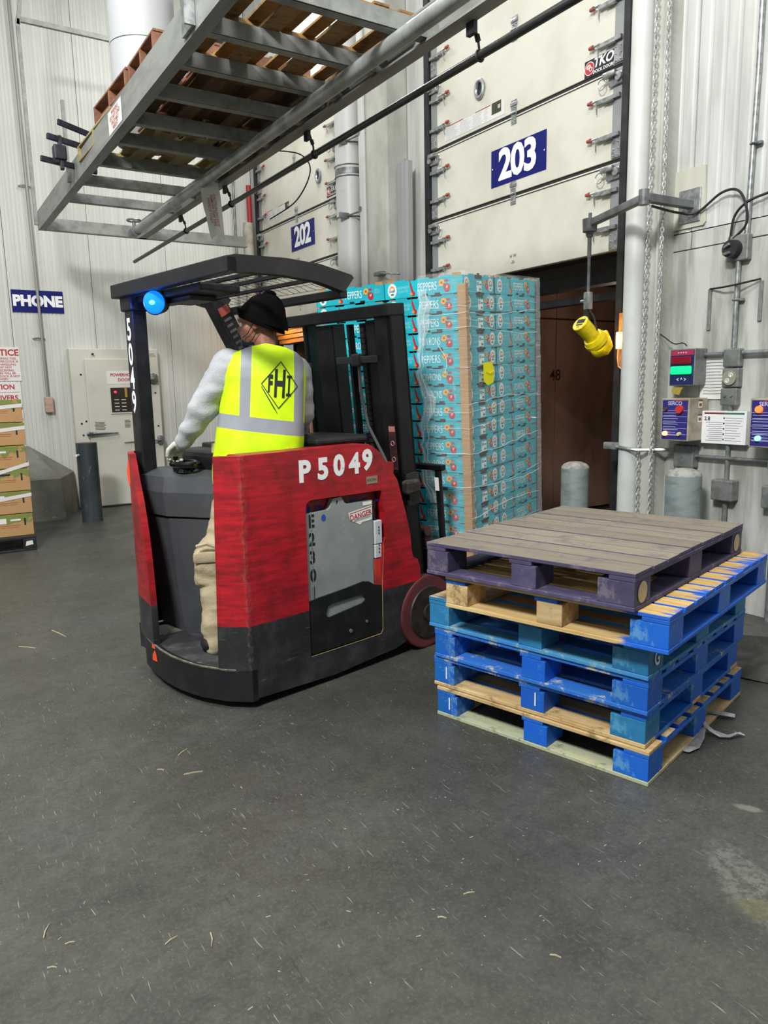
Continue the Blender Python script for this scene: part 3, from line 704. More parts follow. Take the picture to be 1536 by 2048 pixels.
m_glow = pm('amber_glow', 'ffb070', .3, emit=3); m_glow2 = pm('green_glow', '90ffd8', .3, emit=1.5); m_btn = pm('red_button', 'c3352f', .35); m_glow3 = pm('orange_glow', 'ff6a30', .3, emit=2)
control_box(3.02, 3.235, 1.115, 1.395, 'tan control box with violet SERCO face, red button and lit amber lamp', .20, [(.38, .48, .028, m_btn), (-.6, .5, .014, pm('dark_button', '503440', .5)), (-.6, -.66, .016, m_glow), (.42, -.66, .013, pm('cream_button', 'd8c890', .5))])
control_box(2.40, 2.625, 1.10, 1.395, 'violet-faced control box with lit green lamp at the right edge', .17, [(-.45, .55, .022, m_glow3), (-.42, -.62, .017, m_glow2)])
mb = MB(); fr = F_dock(3.16, 1.445, WX-.14); mb.prism([(-.04, 0), (-.03, -.02), (.02, -.03), (.04, .01), (.05, .02), (-.03, .02)], .01, lambda a, b, q: fr @ Vector((a, b, q)))
solo(mb, 'yellow_tag', pm('mustard_tag', '9a8a3a', .6), 'small mustard tag between the signal box and the purple control box', 'tag', (4.33, 3.16, 1.445))
mb = MB(); fr = F_dock(2.965, 1.54, WX-.004)
vs = []
for i in range(7):
    for k in range(7): vs.append((-.115+.23*i/6, -.155+.30*k/6, .006+.004*math.sin(i*1.7+k)*(1 if k < 5 else .3)))
mb.add(vs, [(i*7+k, (i+1)*7+k, (i+1)*7+k+1, i*7+k+1) for i in range(6) for k in range(6)], 0, True, fr)
for i in range(13): quad(mb, fr, -.09, .12-.020*i, .09-random.uniform(0, .06), .1235-.020*i, 1, .0115)
solo(mb, 'notice_sheet', [m_paper, pm('print_grey', '8d8d92', .6)], 'wrinkled white notice sheet taped behind the three grey boxes', 'notice', (WX, 2.95, 1.54))
mb = MB(); fr = F_dock(2.865, 1.205, WX-.06)
quad(mb, fr, -.155, -.105, .155, .105, 0, .0, .055); quad(mb, fr, -.14, .085, .0, .096, 1); quad(mb, fr, .0, .085, .14, .096, 2)
put(mb, '2.8', fr @ Matrix.Translation((-.118, .055, 0)), .035, 3, .02)
for i in range(10):
    quad(mb, fr, -.13+random.uniform(0, .03), .03-.013*i, -.005, .033-.013*i, 4); quad(mb, fr, .01, .06-.016*i, .135-random.uniform(0, .05), .063-.016*i, 4)
for i in range(5): disc(mb, fr, .002, .06-.034*i, .005, .006, 3)
solo(mb, 'instruction_plate', [m_signw, pm('plate_maroon', '6e2f2a', .5), pm('plate_green', '2f6a48', .5), m_ink, pm('plate_print', '8b8c8c', .6)], 'white instruction plate with maroon and green header right of the control box', 'sign', (WX, 2.865, 1.205))

# warm work light at the jamb of door 203
t = thing('jamb_lamp', 'small glowing amber lamp with cord on the jamb below the dock light', 'lamp', (4.42, 3.68, 1.6))
MB().box((4.375, 3.69, 1.745), (4.41, 3.725, 1.865), 0, None, .006).build('lens', pm('amber_lens', 'ffcf8a', .3, emit=2.2), t, True)
MB().box((4.415, 3.625, 1.62), (4.43, 3.733, 2.0)).build('back_board', pm('pine_board', 'b9803f', .5), t, True)
MB().tube([(4.39, 3.71, 1.745), (4.39, 3.715, 1.68), (4.385, 3.70, 1.62), (4.38, 3.64, 1.585)], .006, 6).build('cord', pm('tan_cord', 'b58f6a', .6), t, True)
point('jamb_glow', (4.33, 3.72, 1.82), 2.2, (1, .55, .22), .03)

# bollards
def bollard(x, y, r, h, label, mat, dome=True):
    t = thing('bollard', label, 'bollard', (x, y, 0)); MB().cyl((x, y, 0), (x, y, h), r, seg=28).build('post', mat, t, True)
    if dome:
        rings = [[(x+q*r*math.cos(a), y+q*r*math.sin(a), h+dz) for a in [2*PI*i/28 for i in range(28)]] for q, dz in ((1, -.002), (.97, .012), (.8, .03), (.5, .043), (.1, .048))]
        MB().loft(rings).build('concrete_cap', pm('pale_concrete', '9fa29a', .8, col2='7f827a', scale=20, bump=.3, bscale=60), t, True)
    return t
m_bol = pm('grey_green_bollard', '97a3a3', .5, .35, col2='7d8888', scale=6, lo=.45, hi=.65, stretch=(1, 1, 2.5), col3='b4bcba', scale3=16)
bollard(4.22, 3.00, .112, .90, 'dull galvanised bollard against the wall under the control boxes', m_bol)
bollard(4.22, 3.94, .104, .875, 'dull galvanised bollard with domed concrete cap in the doorway of door 203', m_bol)
m_dk = pm('dark_slate_bollard', '3c4347', .45, .4, col2='50585c', scale=5, lo=.45, hi=.7, stretch=(1, 1, .3), col3='7e8688', scale3=22, lo3=.6, hi3=.75)
t = bollard(1.73, 9.26, .118, .935, 'dark slate bollard standing in front of the cream far door', m_dk, False)
MB().tube([(1.62, 9.18, .80), (1.585, 9.13, .80)], .014, 8).build('eye_bolt', m_signw, t, True)

# far wall: PHONE sign, notices, conduit, curb block
mb = MB(); fr = F_back(1.522, 2.66, BY-.012)
quad(mb, fr, -.298, -.135, .298, .135, 0, .0, .01); put(mb, 'PHONE', fr, .175, 1, .055, .98, .001)
solo(mb, 'phone_sign', [m_blue, m_signw], 'dark blue sign with white lettering PHONE on the far wall', 'sign', (1.522, BY-.012, 2.66))
mb = MB(); fr = F_back(.95, 1.88, BY-.012)
quad(mb, fr, -.30, -.20, .30, .215, 0, .0, .01); put(mb, 'NOTICE', fr @ Matrix.Translation((.10, .145, 0)), .105, 1, .03)
for i, s in enumerate(('BEFORE ENTERING THIS', 'AREA MAKE SURE DOCK IS', 'CLEAR. ALL HANDLING', 'EQUIPMENT NOT', 'USED BY RECEIVING', 'STAFF. THERE WILL BE', 'NO ONE ON DOCK IS NOT', 'ALLOWED.')): put(mb, s, fr @ Matrix.Translation((.06, .075-.036*i, 0)), .036, 1, .02)
for a in (-1, 1): disc(mb, fr, a*.28, .19, .006, .006, 1)
solo(mb, 'notice_sign', [m_paper, m_red], 'white NOTICE sign with red lettering at the left edge of the far wall', 'sign', (.95, BY-.012, 1.88))
mb = MB(); fr = F_back(.93, 1.45, BY-.012)
quad(mb, fr, -.30, -.24, .30, .22, 0, .0, .01); put(mb, 'CAUTION', fr @ Matrix.Translation((.04, .155, 0)), .085, 1, .03); quad(mb, fr, -.28, .09, .28, .095, 1); put(mb, 'DRIVERS', fr @ Matrix.Translation((.10, .02, 0)), .085, 1, .03); put(mb, 'LEAVE THEM', fr @ Matrix.Translation((.06, -.1, 0)), .085, 1, .03)
solo(mb, 'caution_sign', [m_paper, m_red], 'white CAUTION sign in red lettering directly below the NOTICE sign', 'sign', (.93, BY-.012, 1.45))
t = thing('wall_conduit', 'thin grey conduit running down the far wall across the PHONE sign', 'conduit', (1.53, BY-.03, 1.47))
MB().tube([(1.50, BY-.04, 7.1), (1.515, BY-.04, 4.0), (1.53, BY-.04, 1.47)], .018, 10).build('tube', pm('conduit_grey', '8f918f', .5, .3), t, True)
mb = MB()
for zz in (2.2, 4.02): mb.tube([(1.42, BY-.02, zz), (1.48, BY-.05, zz+.01), (1.56, BY-.03, zz)], .010, 6)
mb.build('strap', m_steel, t, True)
MB().box((1.485, BY-.085, 1.275), (1.585, BY-.005, 1.475), 0, None, .012).build('outlet_box', pm('faded_pink_box', 'b59a8b', .55, col2='a5847a', scale=16), t, True)
m_conc = pm('curb_concrete', '7b7b73', .85, col2='63645d', scale=3.5, lo=.4, hi=.65, col3='a6a69c', scale3=7, lo3=.66, hi3=.74, bump=.4, bscale=30)
vb = [(-1.0, 9.62, 0), (1.50, 9.62, 0), (1.79, 10.40, 0), (-1.0, 10.44, 0), (-1.0, 9.62, .50), (1.47, 9.62, .50), (1.76, 10.40, .50), (1.25, 10.43, .86), (-1.0, 10.43, .86)]
mb = MB().add(vb, [(0, 1, 5, 4), (1, 2, 6, 5), (4, 5, 6, 7, 8), (0, 3, 2, 1), (2, 3, 8, 7, 6), (3, 0, 4, 8)])
solo(mb, 'concrete_curb', m_conc, 'chamfered grey concrete block at the foot of the far wall, left of the cream door', 'concrete block', (1.2, 10, 0))
# corner pipes by door 202
pipe_thing('corner_pipe', 4.36, 10.34, .07, 0, 3.85, 'stout cream pipe standing in the far corner left of door 202', mat=pm('cream_pipe', 'bdb9ad', .5, col2='9f9a8c', scale=5))
pipe_thing('corner_pipe', 4.39, 10.34, .035, 3.86, 4.36, 'short red pipe section above the cream pipe in the far corner', mat=pm('red_pipe', 'a8272f', .4))
pipe_thing('corner_pipe', 4.18, 10.38, .018, 0, 7.1, 'thin grey conduit in the far corner beside the cream pipe', mat=m_steel)

# cartons on a black pallet at the left edge
def produce_mat():
    t = NT('kraft_produce_carton'); v = t.coord(); oi = t.n('ShaderNodeObjectInfo')
    va = t.n('ShaderNodeVectorMath', operation='ADD'); t.l(v, va.inputs[0]); t.l(oi.outputs['Location'], va.inputs[1])
    s = t.n('ShaderNodeSeparateXYZ'); t.l(v, s.inputs[0])
    hi = t.math('ADD', s.outputs['Z'], t.math('MULTIPLY_ADD', t.noise(va.outputs[0], 9, 3, .6), .22, -.11))
    g = t.mix(t.ramp(hi, .135, .15), lin('b08a5c'), lin('75803f'))
    t.l(t.mix(t.ramp(t.noise(va.outputs[0], 11, 2, .5), .60, .64), g, lin('ad8456')), t.b.inputs['Base Color']); t.b.inputs['Roughness'].default_value = .75
    return t.m
m_prod = produce_mat(); m_kr = pm('print_rust', 'a05a3c', .7); m_tape = pm('white_strap', 'd5d0cf', .5)
CX, CY = .93, 7.86
t = thing('black_pallet', 'black plastic pallet under the brown produce cartons at the left edge', 'pallet', (CX-.6, CY, 0))
for k in range(3): MB().box((CX-.5-.5+k*.5-.0, CY, .03) if 0 else (CX-.12-.48*k, CY, .022), (CX-.48*k, CY+.14, .12), 0, None, .006).build('block', m_black, t, True)
MB().box((CX-1.1, CY, .12), (CX, CY+1.0, .145), 0, None, .004).build('deck', m_black, t, True); MB().box((CX-1.1, CY, 0), (CX, CY+.12, .022), 0, None, .004).build('runner', m_black, t, True)
MB().add([(CX-.10, CY-.002, .05), (CX-.03, CY-.002, .06), (CX-.035, CY-.002, .10), (CX-.09, CY-.002, .095)], [(0, 1, 2, 3)]).build('paper_scrap', m_paper, t, True)
ords = ['bottom', 'second from bottom', 'third from bottom', 'fourth from bottom', 'second from top', 'top']
for k in range(6):
    z = .147+k*.2205; dx = (-.005, .0, .004, -.012, .0, -.006)[k]
    t = thing('produce_carton', f'brown and green produce carton, {ords[k]} of the stack at the left edge', 'carton', (CX-.25+dx, CY+.26, z), 0, 'produce cartons at the left edge')
    MB().box((-.25, -.2, 0), (.25, .2, .214), 0, None, .004).build('box', m_prod, t)
    mb = MB(); fr = frame((0, -.2005, .0), (1, 0, 0), (0, 0, 1))
    mb.add([(.17, .10, .001), (.185, .10, .001), (.185, .17, .001), (.17, .17, .001)], [(0, 1, 2, 3)], 1, False, fr)
    quad(mb, fr, -.04, .105, .13, .110, 0); quad(mb, fr, -.04, .088, .12, .092, 0); quad(mb, fr, -.2, .1, -.08, .12, 0)
    if k in (2, 3, 0): quad(mb, fr, -.02 if k else .05, .15, .08 if k else .14, .168, 1 if k == 2 else 2)
    if k in (0, 1, 3): quad(mb, fr, -.06, .13, .015, .18, 2)
    mb.build('print', [m_kr, m_ink, m_paper], t)
    if k in (1, 2, 4, 5):
        mb = MB(); tilt = (.0, .02, .10, 0, .01, .0)[k]
        mb.add([(-.253, -.203, .10), (.253, -.203, .10+tilt+.04), (.253, -.203, .135+tilt+.04), (-.253, -.203, .135)], [(0, 1, 2, 3)]); mb.box((.2515, -.2, .14+tilt), (.253, .2, .172+tilt)); mb.build('strap', m_tape, t)
# ================================================================ OVERHEAD PLATFORM
m_frame = pm('platform_steel', '8f938f', .55, .2, col2='777b78', scale=3, lo=.42, hi=.65, stretch=(3, .6, 3), col3='a9ada9', scale3=9, lo3=.62, hi3=.75)
PX0, PX1, PY0, PY1, PZ = 1.44, 2.60, 2.75, 9.28, 3.30
t = thing('overhead_platform', 'suspended grey steel storage platform crossing the top left of the picture', 'platform', (PX0, PY1, PZ))
MB().box((PX0-.012, PY0, PZ), (PX0, PY1+.02, PZ+.19)).box((PX0, PY0, PZ), (PX0+.06, PY1, PZ+.012)).box((PX0, PY0, PZ+.178), (PX0+.06, PY1, PZ+.19)).build('side_beam', m_frame, t, True)
MB().box((PX1-.012, PY0, PZ), (PX1, PY1, PZ+.19)).box((PX1-.09, PY0, PZ), (PX1-.012, PY1, PZ+.012)).box((PX1-.07, PY0, PZ+.178), (PX1-.012, PY1, PZ+.19)).build('side_beam', m_frame, t, True)
MB().box((PX0, PY1, PZ), (3.86, PY1+.012, PZ+.14)).box((PX0+.05, PY1-.07, PZ), (3.86, PY1, PZ+.012)).build('end_beam', m_frame, t, True)
for yb in (7.86, 7.17, 6.53, 5.92, 5.45, 4.90, 4.40, 3.95, 3.45):
    MB().box((PX0, yb-.006, PZ+.015), (PX1-.012, yb+.006, PZ+.095)).box((PX0, yb, PZ+.015), (PX1-.012, yb+.065, PZ+.025)).build('cross_beam', m_frame, t, True)
MB().box((PX0-.03, 3.93, PZ+.02), (PX0-.014, 4.10, 6.9)).box((PX0-.07, 3.93, PZ+.02), (PX0-.03, 3.945, 6.9)).build('hanger_post', m_galv, t, True)
MB().box((PX0-.05, PY1-.04, PZ+.05), (PX0-.013, PY1+.0, 5.42)).build('hanger_post', m_frame, t, True)
MB().box((PX0-.04, 7.30, PZ+.05), (PX0-.013, 7.34, 4.02)).build('stub_post', m_frame, t, True)
MB().box((PX0-.04, PY1-.03, 5.40), (3.6, PY1+.01, 5.45)).build('guard_rail', m_frame, t, True)
bar(MB(), Vector((PX0-.03, PY1-.02, 5.36)), Vector((PX0+.25, PY1-.02, 7.1)), .04, .04).build('hanger_brace', m_frame, t, True)
mb = MB()
for i in range(4): mb.cyl((PX0-.03, 3.96, PZ+.08+.06*i), (PX0-.045, 3.96, PZ+.08+.06*i), .009, seg=8)
mb.build('bolt', m_steel, t, True)
mb = MB(); fr = frame((PX0-.014, 5.64, PZ+.095), (0, -1, 0), (0, 0, 1)); quad(mb, fr, -.19, -.075, .19, .075, 0, .0)
for i, s in enumerate(('WARNING', 'DO NOT LOAD', 'RACK MAX', 'WEIGHT')): put(mb, s, fr @ Matrix.Translation((0, .05-.034*i, 0)), .04, 1, .02)
solo(mb, 'warning_sticker', [m_paper, pm('faded_red', 'b0665c', .6)], 'faded white and red warning sticker on the side beam of the overhead platform', 'sticker', (PX0-.014, 5.64, PZ+.09))
t = thing('hanging_pipe', 'long light grey pipe slung under the overhead platform', 'pipe', (2.31, 8.6, 3.27))
MB().cyl((2.31, 2.7, 3.25), (2.31, 8.55, 3.25), .042, seg=18).build('tube', pm('bright_grey_pipe', 'a3a7a5', .42, .3, col2='838785', scale=4), t, True)
MB().cyl((2.31, 8.55, 3.25), (2.31, 8.75, 3.25), .055, seg=14).cyl((2.31, 8.66, 3.27), (2.31, 8.66, 3.37), .018, seg=10).torus((2.31, 8.66, 3.37), .07, .011, 'Z', 20, 6).build('valve_wheel', m_steel, t, True)
t = thing('black_rod', 'long black pipe hung below the platform in front of the doors', 'pipe', (2.64, 6, 3.15))
MB().cyl((2.64, 2.3, 3.155), (2.64, 10.0, 3.155), .021, seg=12).build('tube', pm('dark_pipe', '2c2f2e', .4, .3), t, True)
for yh in (3.17, 5.00, 6.62, 7.9):
    MB().tube([(2.60, yh, 3.31), (2.63, yh, 3.22), (2.64, yh, 3.16)], .007, 6).box((2.575, yh-.03, 3.24), (2.60, yh+.03, 3.33)).torus((2.64, yh, 3.155), .026, .006, 'Y', 14, 5).cyl((2.62, yh, 3.25), (2.63, yh, 3.22), .014, seg=8).build('hanger', m_black, t, True)
cable('looped_wire', [(2.60, 5.55, 3.32), (2.66, 5.25, 3.22), (2.68, 5.15, 3.08), (2.68, 5.4, 2.93), (2.66, 5.85, 2.88)], .005, m_black, 'thin black wire looping below the platform beside door 202', 'wire')
mb = MB(); vs = []
for i in range(5):
    for k in range(7): vs.append((2.28+.15*i/4+.022*k/2, 6.40+.03*math.sin(i+k*.7), 3.25-.42*k/6-.012*(i-2)**2*(k > 4)))
mb.add(vs, [(i*7+k, (i+1)*7+k, (i+1)*7+k+1, i*7+k+1) for i in range(4) for k in range(6)], 0, True)
fr = frame((2.37, 6.365, 3.02), (.12, 0, -.99), (.99, 0, .12))
for i, s in enumerate(('CAUTION DO NOT', 'REMOVE THIS TAG', 'INSPECT DAILY')): put(mb, s, fr @ Matrix.Translation((0, .03-.028*i, 0)), .030, 1, .015, 1, .0)
mb.tube([(2.33, 6.40, 3.24), (2.33, 6.41, 3.30)], .003, 5, 1)
solo(mb, 'hanging_tag', [m_paper, m_redplastic], 'curled white tag with red print hanging from the pipe under the platform', 'tag', (2.36, 6.5, 3.27))

# ================================================================ PALLETS
def woodmat(name, c, c2, c3=None, sc=(1.2, 14, 14), rough=.7):
    t = NT(name); v = t.coord(sc); v1 = t.coord(); oi = t.n('ShaderNodeObjectInfo')
    g = t.noise(v, 2.2, 5, .65)
    b = t.mix(t.ramp(g, .35, .68), lin(c), lin(c2))
    if c3: b = t.mix(t.math('MULTIPLY', t.ramp(t.noise(v1, 7, 6, .75), .54, .62), .8), b, lin(c3))
    hs = t.n('ShaderNodeHueSaturation'); t.l(t.math('MULTIPLY_ADD', oi.outputs['Random'], .25, .88), hs.inputs['Value']); t.l(b, hs.inputs['Color'])
    t.l(hs.outputs[0], t.b.inputs['Base Color']); t.b.inputs['Roughness'].default_value = rough
    t.bump(g, .35, .004); return t.m
def edge_painted(name, wood, wood2, paint, x_or_y='Y', at=.13):
    """bare boards whose ends were sprayed: a mark of paint on the board itself"""
    t = NT(name); v = t.coord(); s = t.n('ShaderNodeSeparateXYZ'); t.l(v, s.inputs[0]); v2 = t.coord((16, 1.2, 16))
    g = t.noise(v2, 2, 5, .65); b = t.mix(t.ramp(g, .35, .68), lin(wood), lin(wood2))
    e = t.math('ADD', s.outputs[x_or_y], t.math('MULTIPLY_ADD', t.noise(t.coord((26, 3, 26)), 1, 4, .7), .34, -.17))
    b = t.mix(t.ramp(e, at, at-.04), b, lin(paint)); t.l(b, t.b.inputs['Base Color']); t.b.inputs['Roughness'].default_value = .65
    t.bump(g, .3, .004); return t.m
W_nat = woodmat('pine_natural', 'cdb588', 'a58654', '6f5a3a', sc=(14, 1.2, 14))
W_natx = woodmat('pine_natural_x', 'cfb98e', 'b0956a', '94784f')
W_blue = woodmat('blue_painted_wood', '1159cc', '1568b4', '5a93c0', sc=(2.2, 2.2, 4), rough=.5)
W_blue2 = woodmat('steel_blue_painted_wood', '2577a6', '1d6594', '4f93b4', sc=(4, 4, 8), rough=.55)
W_bluew = woodmat('worn_blue_board', '2a78c0', '4a8fae', '9fae98', sc=(10, 1.6, 10))
W_blues = woodmat('scuffed_blue_board', '1f62c4', '2c6fb8', 'cfc39a', sc=(10, 1.6, 10))
W_green = woodmat('pale_green_board', '93a48e', 'b3b08c', '55665c', sc=(10, 1.6, 10))
W_purp = woodmat('aged_purple_wood', '3b3552', '4a4562', '6c6470', sc=(5, 5, 9))
W_dust = woodmat('dusty_tan_board', '80776a', '6f675a', '5d5a5c', sc=(12, 1.2, 12))
W_spray = edge_painted('pine_sprayed_blue', 'd0b274', 'a67f42', '1660c8', 'Y', .03)
W_spray2 = edge_painted('pine_sprayed_blue_side', 'd3bb86', 'b3935a', '1660c8', 'Y', .20)
m_tan2 = pm('tan_spot', 'b3a67e', .7)

def block_pallet(name, label, L, W, m, deck, runner, blk, bottom, deckside=None, nd=8, blocks=None, first=None, bottomx=None, gapw=None, cat='pallet', group=None, spots=()):
    """x: long side, y: short side, deck boards run along y"""
    t = thing(name, label, cat, group=group, mat=m)
    ds = deckside or deck
    def board(lo, hi, nm, top, side):
        mb = MB(); mb.box(lo, hi, 0, None, .0025); o = mb.build(nm, [top, side], t)
        if side is not top:
            for p in o.data.polygons:
                if abs(p.normal.z) < .7: p.material_index = 1
        return o
    H = .14; dt = .017
    wdt = [.125]+[.09+.012*random.random() for _ in range(nd-2)]+[.125]
    if gapw: k_ = (L-gapw*(nd-1))/sum(wdt); wdt = [q*k_ for q in wdt]
    gap = (L-sum(wdt))/(nd-1); x = 0
    for k in range(nd):
        j = random.uniform(-.004, .004) if 0 < k < nd-1 else 0
        board((x, j, H-dt), (x+wdt[k], W+j*.6, H-.0005+random.uniform(-.0015, 0)), 'deck_board', first if first and k == 0 else deck, first if first and k == 0 else ds); x += wdt[k]+gap
    for y in (0, W/2-.05, W-.10): board((0.001, y, H-2*dt), (L-.001, y+.10, H-dt-.0004), 'stringer_board', runner, runner)
    for i, bx in enumerate((0.002, L/2-.07, L-.142)):
        for k, by in enumerate((0.002, W/2-.07, W-.142 if False else W-.112)):
            bw = .14 if k < 1 else .11
            mt = (blocks or {}).get((i, k), blk)
            board((bx, by, dt), (bx+.14, by+bw, H-2*dt-.0004), 'block', mt, mt)
    for bx in (0, L/2-.05, L-.10): board((bx, 0, 0), (bx+.10, W, dt-.0004), 'bottom_board', bottom, bottom)
    for y in (0, W-.10): board((.101, y, .0004), (L/2-.051, y+.10, dt-.001), 'bottom_board', bottomx or bottom, bottomx or bottom); board((L/2+.051, y, .0004), (L-.101, y+.10, dt-.001), 'bottom_board', bottomx or bottom, bottomx or bottom)
    for f in spots: f(t)
    return t
def pmat(x, y, z, deg): return Matrix.Translation((x, y, z)) @ Matrix.Rotation(math.radians(deg), 4, 'Z')
G = 'pallets stacked on the floor'
mb_g = None
def g_mark(t):
    mb = MB(); put(mb, 'G', frame((.075, -.0006, .068), (1, 0, 0), (0, 0, 1)), .085, 0, .02, .8); mb.build('painted_mark', m_signw, t)
def dash(y):
    def f(t):
        mb = MB(); quad(mb, frame((-.0006+.002, y, .07), (0, -1, 0), (0, 0, 1)), -.003, -.03, .003, .028, 0); mb.build('chalk_dash', m_signw, t)
    return f
def tanspot(t):
    for xx in (.065, 1.115): mb = MB(); disc(mb, frame((xx, .0006, .062), (1, 0, 0), (0, 0, 1)), 0, 0, .040, .040, 0, .0016, 16); mb.build('bare_wood_spot', m_tan2, t)
def stamp(t):
    mb = MB(); fr = frame((.11, .20, .1404), (.97, -.2, 0), (.2, .97, 0)); put(mb, 'IPPC HT', fr, .035, 0, .005); quad(mb, fr, -.06, -.025, .06, -.022); mb.build('stamp', m_ink, t)
block_pallet('wooden_pallet', 'bottom pallet of the floor stack, bare front top board and pale green bottom boards', 1.10, 1.0, pmat(2.195, 1.652, 0.0, 15.5), W_nat, W_blue, W_blue, W_green, nd=8, first=W_nat, deckside=W_blue, bottomx=W_natx, group=G, spots=[dash(.93)])
block_pallet('wooden_pallet', 'second pallet from the bottom, with a grey-blue front corner block', 1.10, 1.0, pmat(2.20, 1.675, .141, 15.8), W_blues, W_blue, W_blue, W_nat, bottomx=W_blue, blocks={(0, 0): W_blue2}, group=G, spots=[dash(.93), dash(.47)])
block_pallet('wooden_pallet', 'third pallet from the bottom, bright royal blue blocks, chipped edges', 1.12, 1.0, pmat(2.185, 1.66, .282, 15.2), W_blues, W_blue, W_blue, W_blues, group=G)
block_pallet('wooden_pallet', 'teal-blue pallet marked with a white G, third from the top', 1.10, 1.03, pmat(2.175, 1.655, .423, 14.8), edge_painted('pine_edge_teal', 'cdb588', 'ab8f60', '2577a6', 'X', .03), W_blue2, W_blue2, W_bluew, W_blue2, group=G, spots=[g_mark])
block_pallet('wooden_pallet', 'bare pine pallet with blue sprayed right edge, second from the top, shifted right', 1.22, .96, pmat(2.135, 1.545, .564, 16.2), W_spray, W_blue, W_nat, W_spray2, W_spray2, blocks={(0, 0): W_blue, (1, 0): W_blue, (2, 0): W_blue}, nd=10, group=G, spots=[stamp])
block_pallet('wooden_pallet', 'dusty tan-topped pallet with dark purple blocks, on top of the floor stack', 1.20, .93, pmat(2.072, 1.645, .705, 15.6), W_dust, W_purp, W_purp, W_purp, W_purp, nd=9, gapw=.011, group=G, spots=[tanspot])

def stringer_pallet(name, label, L, W, m, deck, group=None, nd=7):
    """x along the stringers, deck boards run along y"""
    t = thing(name, label, 'pallet', mat=m, group=group)
    for y in (0, W/2-.02, W-.04):
        mb = MB(); mb.prism([(0, 0), (.16, 0), (.18, .035), (.38, .035), (.40, 0), (L-.40, 0), (L-.38, .035), (L-.18, .035), (L-.16, 0), (L, 0), (L, .09), (0, .09)], .038, lambda a, b, q, y=y: (a, y+q, b+.016)); mb.build('stringer', deck, t)
    for k in range(nd):
        x = (L-.10)*k/(nd-1); w2 = .10+random.uniform(-.02, .02)
        MB().box((x, random.uniform(-.01, 0), .1065), (x+w2, W+random.uniform(0, .01), .121), 0, None, .002).build('deck_board', deck, t)
    for k in range(4):
        x = (L-.12)*k/3
        MB().box((x, 0, 0), (x+.11, W, .0155), 0, None, .002).build('bottom_board', deck, t)
    return t
W_old = woodmat('weathered_pine', '9c7a4c', '7a5c36', '5a4229', sc=(3, 14, 14))
W_red = woodmat('reddish_pallet_wood', '8a6248', '6d4a36', '5a3a2a', sc=(14, 3, 14))
W_dark = woodmat('dark_pallet_wood', '6b5134', '503b26', sc=(14, 3, 14))
GP = 'pallets lying on the overhead platform'
DZ = PZ+.10
stringer_pallet('wooden_pallet', 'orange-brown pine pallet on the overhead platform, nearest the camera', 1.10, 1.04, pmat(1.47, 3.62, DZ, 1), W_old, GP)
stringer_pallet('wooden_pallet', 'brown pallet lying second along the overhead platform, near the white cylinder', 1.10, 1.04, pmat(1.46, 4.72, DZ, -1), W_dark, GP)
stringer_pallet('wooden_pallet', 'weathered pallet at the far end of the load on the overhead platform', 1.10, 1.04, pmat(1.44, 5.82, DZ, 1.5), woodmat('pale_old_pine', 'a89a6c', '8a7c52', sc=(14, 3, 14)), GP)
stringer_pallet('wooden_pallet', 'reddish pallet lying on the weathered one on the overhead platform', 1.10, .85, pmat(1.46, 5.42, DZ+.125, 2), W_red, GP)
stringer_pallet('wooden_pallet', 'reddish pallet tilted up against the white cylinder on the overhead platform', 1.05, .60, Matrix.Translation((1.47, 4.79, DZ+.125)) @ Matrix.Rotation(math.radians(0), 4, 'X'), W_red, GP, 6)
t = thing('clamp_bundle', 'dark purple metal clamps sticking out beside the weathered pallet on the platform', 'clamps', (1.42, 6.98, DZ))
m_pur = pm('purple_black_steel', '15131f', .5, .2, col2='28253a', scale=10)
for (a, b, wd) in (((1.62, 7.05, DZ+.16), (1.20, 6.95, DZ+.20), .06), ((1.62, 7.15, DZ+.02), (1.16, 7.10, DZ+.06), .05), ((1.30, 6.95, DZ-.05), (1.30, 6.98, DZ+.22), .05), ((1.60, 7.0, DZ+.26), (1.28, 6.88, DZ+.30), .045)):
    bar(MB(), Vector(a), Vector(b), wd*.6, .045).build('clamp_arm', m_pur, t, True)
MB().box((1.24, 6.92, DZ+.02), (1.34, 7.02, DZ+.14), 0, None, .012).build('clamp_body', m_pur, t, True)
t = thing('white_cylinder', 'tall white banded cylinder standing on the overhead platform', 'cylinder', (1.93, 6.57, DZ+.124))
for k in range(6):
    z0 = DZ+.124+.37*k; r = .262
    MB().cyl((1.93, 6.57, z0), (1.93, 6.57, z0+.362), r, seg=40).cyl((1.93, 6.57, z0+.362), (1.93, 6.57, z0+.37), r-.006, seg=40, mi=1).build('section', [pm('white_sheet', 'b4b8ba', .45), m_steel], t, True)
mb = MB(); rings = []
for k in range(9):
    rings.append([(2.41+(.17+.02*math.sin(a*5+k))*math.cos(a), 6.40+(.15+.015*math.sin(a*7+k*2))*math.sin(a), DZ+.13+.14*k) for a in [2*PI*i/20 for i in range(20)]])
solo(mb.loft(rings), 'black_bundle', pm('black_stretch_film', '0f1012', .2), 'glossy black wrapped bundle right of the white cylinder on the platform', 'bundle', (2.4, 6.40, DZ+.13))
